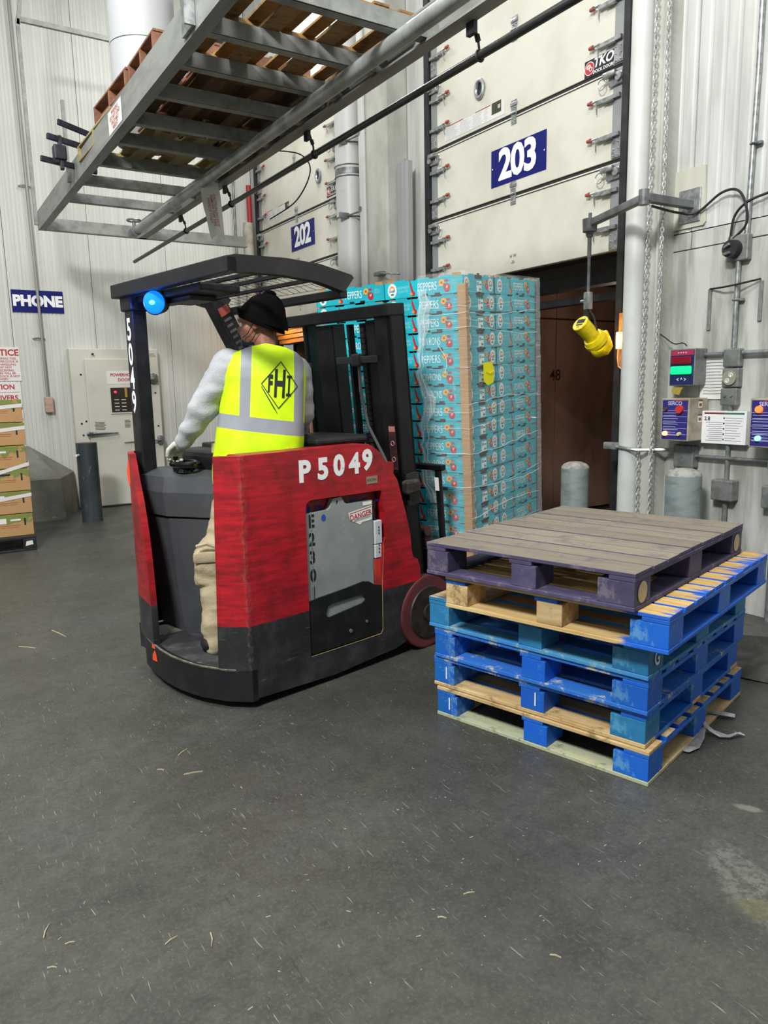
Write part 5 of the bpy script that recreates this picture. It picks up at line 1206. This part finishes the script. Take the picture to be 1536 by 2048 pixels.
MB().prism(prof, .05, side(-.035), 0).build('guard_rail', m_fblk, FK); MB().prism(prof, .05, side(1.07), 0).build('guard_rail', m_fblk, FK)
MB().box((-.045, -.035, 2.0), (.01, 1.12, 2.07), 0, None, .006).build('guard_rail', m_fblk, FK)
def gz(u): return 2.05 if u < .3 else 2.05-.26*(u-.3)**2*1.6
mb = MB()
for u in (.64,): mb.box((u-.03, 0, gz(u)-.06), (u+.02, 1.09, gz(u)-.02), 0, None, .004)
for u in (.22, .36, .50): MB().box((u-.012, .0, gz(u)-.018), (u+.012, 1.09, gz(u)+.0), 0, None, .002).build('guard_bar', m_fblk, FK)
mb.build('front_rail', m_fblk, FK)
mb = MB()
for i in range(19): v = .0+1.09*i/18; mb.tube([(u, v+.012*math.sin(u*60+i), gz(u)+.008) for u in [.0+.66*k/12 for k in range(13)]], .0013, 4)
for i in range(11): u = .66*i/10; mb.tube([(u+.006*(k % 2), 1.09*k/12, gz(u)+.010) for k in range(13)], .0013, 4)
o = mb.build('wire_mesh', m_dark, FK)
MB().box((.02, .30, 1.965), (.24, .98, 2.005), 0, None, .01).box((.05, .45, 1.94), (.2, .7, 1.97), 0, None, .01).build('guard_underside_box', m_fblk, FK)
lm = MB(); lf = frame((-.01, .79, 1.935), (0, -1, 0), (0, 0, 1)); lc = Vector((-.01, .70, 1.945)); ld = Vector((-.80, -.58, -.12)).normalized()
mb = MB().cyl(lc, lc-ld*.06, .062, .055, seg=24).cyl(lc-ld*.06, lc-ld*.11, .055, .02, seg=24).box((lc.x+.02, lc.y-.0, 1.97), (lc.x+.06, lc.y+.04, 2.02), 0)
mb.build('blue_light_housing', m_fblk, FK)
bl_ = pm('blue_light_glow', '0a70f0', .15, emit=1.5); lq = frame(lc+ld*.002, ld.orthogonal(), ld.cross(ld.orthogonal())); MB().sphere((0, 0, 0), (.057, .057, .022), 20, 12, mat=lq).build('blue_lens', bl_, FK)
MB().sphere((0, 0, 0), (.016, .016, .012), 12, 8, mat=Matrix.Translation(lc+ld*.020)).build('blue_bulb', pm('blue_core_glow', '50c8ff', .2, emit=4), FK)
bp = FM @ (lc+Vector((-.06, .14, -.01))); point('blue_light', tuple(bp), 1.6, (.02, .12, 1), .02)
# mast, tilted back a little
MT = Matrix.Translation((1.215, 0, .05)) @ Matrix.Rotation(math.radians(-5.2), 4, 'Y')
def mpart(mb, nm, m): mb.v = [tuple(MT @ Vector(p)) for p in mb.v]; return mb.build(nm, m, FK)
mpart(MB().box((-.055, .05, .0), (.06, .075, 1.84)).box((-.055, .05, 0), (-.04, .17, 1.84)).box((.045, .05, 0), (.06, .15, 1.84)), 'mast_rail', m_mast)
mpart(MB().box((-.03, .175, .0), (.05, .20, 1.83)).box((-.03, .18, 0), (-.015, .27, 1.83)), 'mast_rail', m_mast)
mpart(MB().box((-.035, .80, .0), (.05, .815, 1.84)).box((-.035, .80, 0), (-.02, .83, 1.84)), 'mast_rail', m_mast)
mpart(MB().box((-.03, .54, .0), (.05, .565, 1.83)).box((-.03, .55, 0), (-.015, .71, 1.83)).box((.03, .55, 0), (.05, .68, 1.83)), 'mast_rail', m_mast)
mpart(MB().box((-.07, .045, 1.84), (.06, 1.10, 1.905), 0, None, .006), 'mast_crossbar', m_mast)
mpart(MB().box((-.055, .12, 1.60), (-.03, .52, 1.64), 0, None, .003).box((-.055, .78, 1.58), (-.03, 1.05, 1.62), 0, None, .003).box((-.075, .31, 1.585), (-.03, .37, 1.655), 0, None, .008), 'mast_crossbar', pm('mast_grey', '35373a', .45, .3))
mpart(MB().cyl((.03, .34, .1), (.03, .34, 1.82), .032, seg=16), 'lift_cylinder', m_mast)
mpart(MB().box((-.03, .345, .1), (.06, .355, 1.2)).box((-.04, .40, 1.0), (.0, .42, 1.82)), 'mast_plate', m_mast)
mpart(MB().cyl((.03, .93, .8), (.03, .93, 1.55), .012, seg=10), 'chain_rod', pm('pinkish_brass', 'b98a72', .4, .3))
mb = MB()
for k in range(34): mb.box((-.045, .275, .75+.031*k), (-.033, .305, .772+.031*k), 0)
mpart(mb, 'lift_chain', m_fblk)
mpart(MB().tube([(-.05, .33, 1.60), (-.06, .325, 1.45), (-.065, .28, 1.25), (-.06, .18, 1.08), (-.05, .12, .95)], .009, 8), 'hydraulic_hose', pm('hose_grey', '4c4e50', .35))
mb = MB(); fr = MT @ frame((-.0562, .10, 1.135), (0, -1, 0), (0, 0, 1)); quad(mb, fr, -.028, -.13, .028, .12, 0, .001); quad(mb, fr, -.024, .085, .024, .115, 2, .002)
for zz in (.02, -.07): quad(mb, fr, -.022, zz-.04, .022, zz+.042, 1, .0018); mb.torus((0, 0, 0), .013, .003, 'Z', 12, 4, 2, fr @ Matrix.Translation((0, zz, .003)))
mb.v = mb.v; mb.build('hand_warning_decal', [pm('dark_maroon', '3d2022', .5), pm('decal_dark', '241d1f', .5), pm('decal_rose', '9b6a66', .5)], FK)
mb = MB()
for v, z in ((.87, 1.86), (.52, 1.865)): quad(mb, MT @ frame((-.061, v, z), (0, -1, 0), (0, 0, 1)), -.035, -.02, .035, .022, 0); put(mb, 'SRO', MT @ frame((-.061, v, z), (0, -1, 0), (0, 0, 1)), .026, 1, .01, 1, .002)
mb.build('bar_sticker', [m_paper, m_ink], FK)
mpart(MB().box((-.03, .03, .80), (.05, .05, .98)).box((-.07, -.01, .87), (.03, .05, .95), 0, None, .015), 'tilt_bracket', pm('greasy_bracket', '2b2823', .5, .2, col2='47413a', scale=16))
# carriage, load backrest and forks
mb = MB(); 
for v in (.06, .33): mb.box((.255, v, .42), (.285, v+.035, .98), 0, None, .006)
mb.box((.25, .03, .945), (.29, .98, .98), 0, None, .006); mb.box((.255, .03, .43), (.285, .98, .48), 0, None, .004)
for v in (.60, .90): mb.box((.255, v, .45), (.285, v+.035, .96), 0, None, .004)
mpart(mb, 'load_backrest', m_mast)
mpart(MB().box((.13, .03, .12), (.25, 1.0, .50), 0, None, .01), 'fork_carriage', m_mast)
mpart(MB().box((.14, .10, .50), (.20, .30, .62), 0, None, .01).cyl((.16, .09, .60), (.16, .30, .60), .03, seg=14), 'side_shifter', pm('oily_red', '5d2a28', .5, col2='3b2a26', scale=12))
for v in (.28, .74): MB().box((1.53, v, .062), (2.5, v+.10, .098), 0, None, .006).box((1.50, v, .05), (1.54, v+.10, .48), 0, None, .006).build('fork', m_mast, FK)
mb = MB(); quad(mb, MT @ frame((.254, .077, .86), (0, -1, 0), (0, 0, 1)), -.017, -.035, .015, .045, 0, .001); mb.build('torn_label', m_paper, FK)

# ================================================================ OPERATOR  (local x: to the picture's right, y: away, z: up)
PM = Matrix.Translation((1.4533, 3.6192, .197)) @ Matrix.Rotation(math.radians(-21.9), 4, 'Z')
PR = thing('person', 'person in black beanie, lime reflective vest, grey sweatshirt and tan trousers operating the forklift', 'person', mat=PM)
D = -.197
def P(x, y, z): return Vector((x, y, z+D))
m_skin = pm('skin_brown', '9a6a52', .5, col2='8a5c46', scale=30, bump=.05)
SL, SR = P(-.065, .0, 1.625), P(.285, .02, 1.59); EL, ER = P(-.215, .045, 1.40), P(.315, .09, 1.37); WL, WR = P(-.315, .135, 1.245), P(.29, .30, 1.25)
HL, HR = P(-.04, .0, 1.05), P(.14, .02, 1.05); KL, KR = P(-.185, -.08, .62), P(.10, .02, .62); AL, AR = P(-.205, -.19, .27), P(.10, .0, .27)
HD = P(.092, .02, 1.838); FD = Vector((-.93, .28, -.12)).normalized(); FU = Vector((-.06, -.04, 1)).normalized(); FS = FD.cross(FU).normalized(); FU = FS.cross(FD).normalized()
def hp(f, u, s): return HD+FD*f+FU*u+FS*s
HR3 = Matrix((FD, FS, FU)).transposed()
balls = [(hp(-.01, .03, 0), (.088, .073, .094), HR3), (hp(.03, -.045, 0), (.070, .062, .075), HR3), (hp(.062, -.085, 0), (.030, .036, .026), HR3),
         (hp(.098, -.022, 0), (.020, .012, .020), HR3), (hp(.088, .0, 0), (.012, .010, .03), HR3), (hp(.080, .028, 0), (.02, .045, .014), HR3),
         (hp(.080, -.055, 0), (.018, .026, .010), HR3), (hp(.078, -.070, 0), (.016, .022, .009), HR3),
         (hp(-.005, -.01, .078), (.020, .008, .032), HR3), (hp(-.005, -.01, -.078), (.020, .008, .032), HR3), (hp(.05, -.02, .048), (.022, .02, .022), HR3), (hp(.05, -.02, -.048), (.022, .02, .022), HR3)]
NB = P(.125, .0, 1.665)
caps = [(NB, .062, hp(-.02, -.05, 0), .056), (P(.125, 0, 1.60), .10, P(.09, 0, 1.25), .105), (P(.09, 0, 1.25), .11, P(.05, 0, 1.06), .13), (SL, .055, EL, .045), (EL, .043, WL, .030), (SR, .055, ER, .045), (ER, .043, WR, .030),
        (P(.12, 0, 1.60), .07, SL, .055), (P(.12, 0, 1.60), .07, SR, .055), (HL, .085, KL, .055), (KL, .052, AL, .038), (HR, .085, KR, .055), (KR, .052, AR, .038), (AL, .038, AL+Vector((-.03, .12, -.045)), .032), (AR, .038, AR+Vector((.0, .13, -.045)), .032), (HL, .10, HR, .10)]
link('body', organic('body', caps, balls, .009, 3), PR).data.materials.append(m_skin)
mb = MB()
for s in (.030, -.030): mb.sphere((0, 0, 0), .0115, 12, 8, 0, Matrix.Translation(hp(.078, .004, s))); mb.sphere((0, 0, 0), .006, 10, 6, 1, Matrix.Translation(hp(.0855, .004, s)))
mb.build('eye', [m_signw, m_ink], PR)
# gloved hands
m_glove = pm('knit_glove', 'c9c9c0', .85, col2='a9aaa0', scale=30, bump=.4, bscale=160)
def hand(wr, fwd, up, nm, flip):
    fwd = fwd.normalized(); sd = fwd.cross(up).normalized()*flip; up = sd.cross(fwd).normalized()*flip
    q = lambda f, s, u: wr+fwd*f+sd*s+up*u
    caps = [(q(-.03, 0, 0), .031, q(.02, 0, 0), .030), (q(.01, -.022, 0), .017, q(.078, -.030, -.002), .014), (q(.01, -.008, 0), .018, q(.082, -.010, .0), .014), (q(.01, .008, 0), .018, q(.080, .011, .0), .014), (q(.01, .022, 0), .016, q(.072, .031, -.004), .013)]
    for i, (s, L) in enumerate(((-.033, .058), (-.011, .068), (.012, .064), (.033, .050))):
        a = q(.080-(i in (0, 3))*.006, s, 0); b = a+fwd*L*.42-up*L*.30; c = b+fwd*L*.05-up*L*.42; e = c-fwd*L*.26-up*L*.14
        caps += [(a, .0115, b, .0105), (b, .0105, c, .0098), (c, .0098, e, .0088)]
    a = q(.012, -.030, -.006); b = q(.045, -.052, -.022); c = q(.072, -.050, -.042); caps += [(a, .016, b, .0125), (b, .0125, c, .0105)]
    o = link(nm, organic(nm, caps, [], .0035, 2), PR); o.data.materials.append(m_glove); return o
hand(WL+Vector((-.022, .018, -.012)), Vector((-.35, .55, -.50)), Vector((0, .5, .85)), 'glove', 1)
hand(WR+Vector((-.02, .03, .0)), Vector((-.25, .85, -.2)), Vector((0, .2, .95)), 'glove', -1)
# sweatshirt
m_swt = pm('grey_sweatshirt', 'b4b8bb', .9, col2='a4a8ab', scale=7, lo=.4, hi=.65, bump=.35, bscale=140)
scaps = [(P(.125, .0, 1.60), .115, P(.09, 0, 1.3), .125), (P(.09, 0, 1.3), .13, P(.05, .0, 1.0), .15), (P(-.03, .0, 1.0), .10, P(.13, 0, 1.0), .10), (P(.12, 0, 1.62), .075, SL, .078), (P(.12, 0, 1.62), .075, SR, .078),
         (SL, .084, SL.lerp(EL, .5), .082), (SL.lerp(EL, .45), .082, EL, .074), (EL, .075, EL.lerp(WL, .6), .060), (EL.lerp(WL, .55), .056, WL, .046), (WL-Vector((0, 0, 0)), .040, WL+(WL-EL)*.08, .036),
         (SR, .072, ER, .060), (ER, .060, WR, .044)]
link('sweatshirt', organic('sweatshirt', scaps, [], .009, 5, .012, 7), PR).data.materials.append(m_swt)
# hood collar / neck gaiter
mb = MB(); rings = []
for k in range(7):
    z = 1.645+.010*k; rr = (.095, .088, .082, .080, .081, .084, .082)[k]
    rings.append([P(.122+rr*math.cos(a)*1.02, .005+rr*math.sin(a)*.88, z+.010*math.sin(2*a)-.016*math.cos(a)) for a in [2*PI*i/28 for i in range(28)]])
mb.loft(rings, cap=False); mb.build('collar', pm('dark_olive_collar', '3b3a32', .8, col2='57544a', scale=26, bump=.3), PR)
# trousers
m_pant = pm('tan_trousers', 'aea386', .85, col2='988d70', scale=6, lo=.4, hi=.68, bump=.35, bscale=110)
pc = [(HL, .115, HR, .115), (P(.02, 0, 1.12), .13, P(.08, 0, 1.12), .13), (HL, .105, KL, .080), (KL, .078, AL+Vector((.005, 0, .02)), .062), (HR, .105, KR, .080), (KR, .086, AR+Vector((0, 0, .02)), .07), (AL+Vector((.01, -.0, .02)), .062, AL+Vector((.012, .0, -.035)), .068), (KL+Vector((-.0, .0, .08)), .086, KL+Vector((0, 0, -.02)), .084)]
def pockets(mb):
    for K, s in ((KL, -1), (KR, 1)):
        mb.box((K.x+s*.075-.028, K.y-.085, K.z-.09), (K.x+s*.075+.030, K.y+.075, K.z+.085), 0, None, .02)
    mb.box((KL.x-.09, KL.y-.105, KL.z-.085), (KL.x+.06, KL.y-.055, KL.z+.07), 0, None, .02)
link('trousers', organic('trousers', pc, [], .009, 3, .012, 9, pockets), PR).data.materials.append(m_pant)
MB().box((KL.x-.10, KL.y-.118, KL.z+.035), (KL.x+.068, KL.y-.085, KL.z+.09), 0, Matrix.Rotation(.0, 4, 'X'), .012).tube([(KL.x-.08, KL.y-.10, KL.z+.12), (KL.x-.03, KL.y-.125, KL.z+.135), (KL.x+.05, KL.y-.115, KL.z+.10)], .010, 6).build('pocket_flap', m_pant, PR)
for A, nm in ((AL, 'shoe'), (AR, 'shoe')):
    b_ = [(A+Vector((-.03, .06, -.045)), (.045, .105, .036), None), (A+Vector((-.02, -.0, -.03)), (.042, .055, .045), None), (A+Vector((-.035, .13, -.050)), (.042, .05, .028), None)]
    link('shoe', organic('shoe', [], b_, .006, 2), PR).data.materials.append(pm('black_boot', '1d1c1c', .6))
# vest: a shaped shell with arm openings at the sides
def vest_mat():
    t = NT('lime_vest'); v = t.coord(); s = t.n('ShaderNodeSeparateXYZ'); t.l(v, s.inputs[0]); X, Y, Z = s.outputs['X'], s.outputs['Y'], s.outputs['Z']
    def band(val, c, h): return t.math('LESS_THAN', t.math('ABSOLUTE', t.math('SUBTRACT', val, c)), h)
    zw = t.math('SUBTRACT', Z, D)
    back = t.math('LESS_THAN', Y, .10)
    b1 = band(t.math('ADD', X, t.math('MULTIPLY', t.math('SUBTRACT', zw, 1.35), -.08)), .0, .026)
    b2 = band(t.math('ADD', X, t.math('MULTIPLY', t.math('SUBTRACT', zw, 1.35), -.05)), .272, .026)
    upper = t.math('GREATER_THAN', zw, 1.335)
    vert = t.math('MULTIPLY', t.math('MAXIMUM', b1, b2), upper)
    hz = band(t.math('ADD', zw, t.math('MULTIPLY', X, .14)), 1.340, .036)
    m = t.math('MAXIMUM', vert, hz)
    n = t.noise(v, 13, 4)
    base = t.mix(t.ramp(n, .4, .65), lin('d2fb00'), lin('c2ee00'))
    t.l(t.mix(m, base, lin('8f969e')), t.b.inputs['Base Color']); t.b.inputs['Roughness'].default_value = .6
    t.bump(t.noise(v, 260, 2), .15, .001); return t.m
lv = [(1.045, .060, .235, .155), (1.10, .062, .236, .160), (1.20, .068, .232, .162), (1.30, .078, .224, .160), (1.40, .092, .216, .158), (1.50, .106, .212, .155), (1.57, .112, .214, .150), (1.62, .115, .208, .138), (1.66, .118, .190, .120), (1.69, .121, .155, .104), (1.712, .124, .105, .086)]
fine = []
for (a, b) in zip(lv, lv[1:]):
    n_ = 5 if b[0]-a[0] > .05 else 3
    for i in range(n_): fine.append([a[j]+(b[j]-a[j])*i/n_ for j in range(4)])
fine.append(list(lv[-1])); NS = 96; mb = MB(); rings = []
for z, cx, hw, hd in fine:
    R_ = []
    for i in range(NS):
        a = 2*PI*i/NS; c, s = math.cos(a), math.sin(a); e = 2/2.5
        x = cx+hw*math.copysign(abs(c)**e, c); y = hd*math.copysign(abs(s)**e, s)*.92
        k = max(0, (1.30-z)/.26)
        wv = (noise.noise(Vector((x*9, y*5, z*5)))*.014+noise.noise(Vector((x*24, y*9, z*12)))*.005)*(.5+k)+math.sin(x*30+z*7)*.007*k
        x += c*wv; y += s*wv
        R_.append(P(x, y+.0, z+(.016*math.sin((x-.05)*9) if z < 1.12 else 0)+(.02*(1-abs((x-cx)/hw)) if z > 1.66 else 0)))
    rings.append(R_)
mb.loft(rings, cap=False)
vs_o = link('vest', mb.mesh('vest', vest_mat()), PR)
bv = BVHTree.FromPolygons([v.co.copy() for v in vs_o.data.vertices], [tuple(p.vertices) for p in vs_o.data.polygons])
# logo draped on the back
lg = MB(); fr = frame(P(.182, -.30, 1.525), (1, 0, 0), (0, 0, 1)) @ Matrix.Rotation(-.10, 4, 'Z') @ Matrix(((.92, 0, 0, 0), (0, 1, 0, 0), (0, 0, 1, 0), (0, 0, 0, 1)))
for ch, x, sz, hh in (('F', -.052, .088, 1.3), ('H', .0, .15, 1.25), ('I', .050, .088, 1.3)):
    vv, ff = text_vf(ch, sz, .045 if ch != 'H' else .03, .60); lg.add([(a+x, b*hh, 0) for a, b, _ in vv], ff, 0, False, fr)
for q in (.045, -.045): quad(lg, fr, .036, q-.006, .064, q+.006, 0, 0)
def outline(pts, w2):
    for a, b in zip(pts, pts[1:]+pts[:1]):
        A_, B_ = Vector(a), Vector(b); d_ = (B_-A_).normalized(); n_ = Vector((-d_.y, d_.x))*w2
        N = 12
        for i in range(N):
            p, q = A_.lerp(B_, i/N), A_.lerp(B_, (i+1)/N); lg.add([(*(p-n_), 0), (*(q-n_), 0), (*(q+n_), 0), (*(p+n_), 0)], [(0, 1, 2, 3)], 0, False, fr)
outline([(0, .115), (.098, 0), (0, -.115), (-.098, 0)], .0022)
outline([(-.098, -.012), (-.02, -.118), (-.006, -.140), (-.012, -.130), (-.03, -.11), (-.094, -.02)], .0014)
me = lg.mesh('logo', m_ink); bm = bmesh.new(); bm.from_mesh(me); bmesh.ops.triangulate(bm, faces=bm.faces)
bmesh.ops.subdivide_edges(bm, edges=[e for e in bm.edges if e.calc_length() > .02], cuts=2)
for v in bm.verts:
    h = bv.ray_cast(v.co, Vector((0, 1, 0)))
    if h[0] is not None: v.co = h[0]+Vector((0, -.003, 0))
bm.to_mesh(me); bm.free(); link('vest_logo', me, PR)
# lime sleeve edge at the right arm hole
# beanie
def bring(mb, r0):
    rings = []
    for k in range(15):
        t_ = k/14; ang = t_*PI/2*.98; rr = math.cos(ang)**.75; hgt = math.sin(ang)
        rings.append([hp(-.022+(.112*rr)*math.cos(a)-.03*hgt-.012, .000+.140*hgt+.062*math.cos(a)*(1-hgt), (.098*rr)*math.sin(a)) for a in [2*PI*i/36 for i in range(36)]])
    mb.loft(rings, cap=False)
mb = MB(); bring(mb, 1); c0 = hp(-.05, .122, 0)
me = mb.mesh('beanie', pm('black_knit', '070707', .95, bump=.5, bscale=120, spec=.1))
for v in me.vertices: q = v.co*26; v.co += (v.co-HD).normalized()*(noise.noise(q)*.006)
link('beanie', me, PR)
mb = MB().sphere((0, 0, 0), (.035, .032, .022), 16, 10, mat=Matrix.Translation(hp(-.085, .128, 0))); mb.build('beanie_peak', pm('black_knit', '0e0f0f', .95), PR)
rings = []
for k in range(5):
    rings.append([hp(-.018+.108*math.cos(a)*(1+.02*math.sin(k*PI/4)), -.014+.011*k+.062*math.cos(a), .099*math.sin(a)*(1+.03*math.sin(k*PI/4))) for a in [2*PI*i/36 for i in range(36)]])
MB().loft(rings, cap=False).build('beanie_cuff', pm('black_knit', '0e0f0f', .95), PR)
# lowered face mask with its straps
rings = []
for k in range(5):
    zz = (-.062, -.080, -.098, -.112, -.120)[k]; ff = (.100, .108, .105, .090, .05)[k]
    rings.append([hp(ff*math.cos(a)*.98, zz, .052*math.sin(a)) for a in [PI*(i-7)/15 for i in range(15)]])
mb = MB(); vs = [p for R in rings for p in R]; mb.add(vs, [(i*15+k, i*15+k+1, (i+1)*15+k+1, (i+1)*15+k) for i in range(4) for k in range(14)], 0, True)
for s in (1, -1): mb.tube([hp(.075, -.062, s*.055), hp(.04, -.045, s*.074), hp(.012, -.015, s*.082), hp(-.005, .01, s*.086)], .0022, 5); mb.tube([hp(.06, -.10, s*.055), hp(.02, -.075, s*.070), hp(-.015, -.035, s*.080)], .0022, 5)
mb.build('face_mask', m_fblk, PR)

# ================================================================ LITTER ON THE FLOOR
m_spl = pm('pine_splinter', 'a8a083', .7)
sp = [((.659, 4.932), .20, -1.31, 'long pale wood splinter on the floor far left'), ((.455, 4.767), .12, -.84, 'thin pale splinter at the left edge of the floor'), ((.825, 2.927), .065, .64, 'pale splinter on the floor in front of the forklift'), ((.806, 2.733), .075, -.23, 'thin curved splinter on the dark floor below the forklift'),
      ((.705, 2.833), .03, -.75, 'short dash of pale wood left of the curved splinter'), ((.175, 2.108), .055, 1.15, 'small forked tan splinter near the bottom left corner'), ((.222, 2.021), .025, -.19, 'tiny pale splinter just right of the forked tan one'), ((.460, 1.873), .04, .32, 'thin straw-like splinter near the bottom centre left'), ((.553, 1.814), .055, -1.86, 'tan splinter lying upright near the bottom centre'),
      ((.166, 1.952), .025, -.51, 'short white splinter in the bottom left corner'), ((1.264, 1.563), .035, -.31, 'tiny white curl of wood on the floor in mid foreground'), ((1.134, 1.525), .026, -.68, 'tiny splinter left of the white curl in the foreground'), ((1.297, 1.241), .03, -.96, 'lone bright splinter near the bottom right of the floor')]
for (x, y), L, a, lb in sp:
    mb = MB(); w0 = .0016 if L < .08 else .0035
    pts = [(-L/2, -w0, 0), (0, -w0*.6+.003, 0), (L/2, -w0*.3, 0), (L/2, w0*.4, .0), (0, w0*1.1+.003, 0), (-L/2, w0*.8, 0)]
    mb.add(pts+[(p[0], p[1], .004) for p in pts], [(5, 4, 3, 2, 1, 0), (6, 7, 8, 9, 10, 11)]+[(i, (i+1) % 6, (i+1) % 6+6, i+6) for i in range(6)])
    o = link('wood_splinter', mb.mesh('splinter', m_spl), None, mat=Matrix.Translation((x, y, .0006)) @ Matrix.Rotation(a, 4, 'Z')); tag(o, lb, 'splinter', 'splinters on the floor')
mb = MB(); rnd = random.Random(4)
for i in range(260):
    x = rnd.uniform(.0, 2.9); y = rnd.uniform(1.0, 5.2)
    if rnd.random() < .5: x, y = rnd.gauss(1.25, .5), rnd.gauss(1.9, .5)
    if y < .9 or (x > 1.0 and y > 3.0): continue
    s = rnd.uniform(.0006, .0015); L = s*rnd.choice((1, 1.5, 3, 5)); m = Matrix.Translation((x, y, .0004)) @ Matrix.Rotation(rnd.uniform(0, PI), 4, 'Z')
    mb.box((-L, -s, 0), (L, s, .0012), 0, m)
o = link('floor_grit', mb.mesh('grit', pm('grit', '93948a', .8)), None, 'stuff'); tag(o, 'pale specks of grit and wood dust strewn over the dark floor', 'grit')
def strip(name, pts, wd, label):
    mb = MB(); vs = []
    P_ = [Vector(p) for p in pts]
    for i, p in enumerate(P_):
        d_ = (P_[min(i+1, len(P_)-1)]-P_[max(i-1, 0)]); n_ = Vector((-d_.y, d_.x, 0)).normalized()
        w_ = wd[i] if isinstance(wd, (list, tuple)) else wd
        for k in range(5): q = (k-2)/2; vs.append(p+n_*w_*q+Vector((0, 0, .006*abs(math.sin(k*1.9+i)))))
    mb.add(vs, [(i*5+k, i*5+k+1, (i+1)*5+k+1, (i+1)*5+k) for i in range(len(P_)-1) for k in range(4)], 0, True)
    return solo(mb, name, pm('torn_film_white', '86868a', .5, col2='aaaaaa', scale=18), label, 'plastic scrap', tuple(P_[0]), 'torn plastic scraps by the pallet stack')
strip('plastic_scrap', [(2.80, 1.835, .02), (2.85, 1.875, .012), (2.90, 1.885, .02), (2.95, 1.85, .02), (2.98, 1.80, .015)], [.006, .010, .009, .020, .018], 'narrow torn plastic strip with a flared end, nearest the wall')
strip('plastic_scrap', [(2.79, 1.83, .04), (2.765, 1.80, .03), (2.76, 1.765, .02), (2.765, 1.73, .015), (2.785, 1.705, .012), (2.82, 1.695, .02), (2.855, 1.685, .012)], [.006, .010, .016, .018, .012, .009, .014], 'bright crumpled plastic strip curving right from the pallet stack')
strip('plastic_scrap', [(2.75, 1.80, .02), (2.68, 1.775, .012), (2.60, 1.755, .008), (2.53, 1.74, .006)], [.010, .024, .036, .022], 'wide grey torn plastic piece under the right edge of the pallet stack')
t = thing('steel_wedge', 'dark worn steel wedge lying on the floor at the right edge behind the pallets', 'wedge', (3.45, 2.05, 0))
mb = MB(); mb.add([(3.42, 2.18, .002), (3.52, 1.86, .002), (4.0, 2.1, .002), (3.9, 2.5, .002), (3.40, 2.16, .01), (3.60, 1.96, .075), (4.0, 2.08, .09), (3.9, 2.5, .03)], [(0, 1, 2, 3), (4, 5, 6, 7), (0, 1, 5, 4), (1, 2, 6, 5), (2, 3, 7, 6), (3, 0, 4, 7)])
mb.build('plate', pm('dark_worn_steel', '3a3a37', .6, .2, col2='55544f', scale=9), t, True)
MB().box((3.55, 1.90, .002), (3.66, 1.98, .075), 0, None, .01).build('foot_block', pm('dark_worn_steel2', '46443f', .6, .2), t, True)
MB().sphere((3.60, 1.97, .085), (.03, .018, .012), 10, 6).build('frayed_scrap', m_paper, t, True)
# ---- one level deeper: pieces that sit on a part hang from that part
def under(root, child, host):
    hs = [o for o in root.children if o.name.split('.')[0] == host]
    for o in list(root.children):
        if o.name.split('.')[0] == child and hs: o.parent = hs[0]
for c_, h_ in (('battery_cap', 'battery_case'), ('battery_marking', 'battery_case'), ('battery_cable', 'battery_case'), ('number_decal', 'side_shell'), ('data_plate', 'side_shell'), ('blue_lens', 'blue_light_housing'),
               ('blue_bulb', 'blue_light_housing'), ('post_number', 'guard_post'), ('bar_sticker', 'mast_crossbar'), ('hand_warning_decal', 'mast_rail'), ('torn_label', 'load_backrest'), ('worn_lip', 'rear_skirt'), ('orange_paint_mark', 'rear_skirt'), ('connector_pin', 'plug_connector'), ('post_label', 'guard_post')):
    under(FK, c_, h_)
for c_, h_ in (('vest_logo', 'vest'), ('pocket_flap', 'trousers'), ('beanie_peak', 'beanie'), ('beanie_cuff', 'beanie')): under(PR, c_, h_)
for o in list(bpy.data.objects):
    if o.parent is None and o.get('category') == 'carton':
        under(o, 'print', 'tray'); under(o, 'print', 'box')
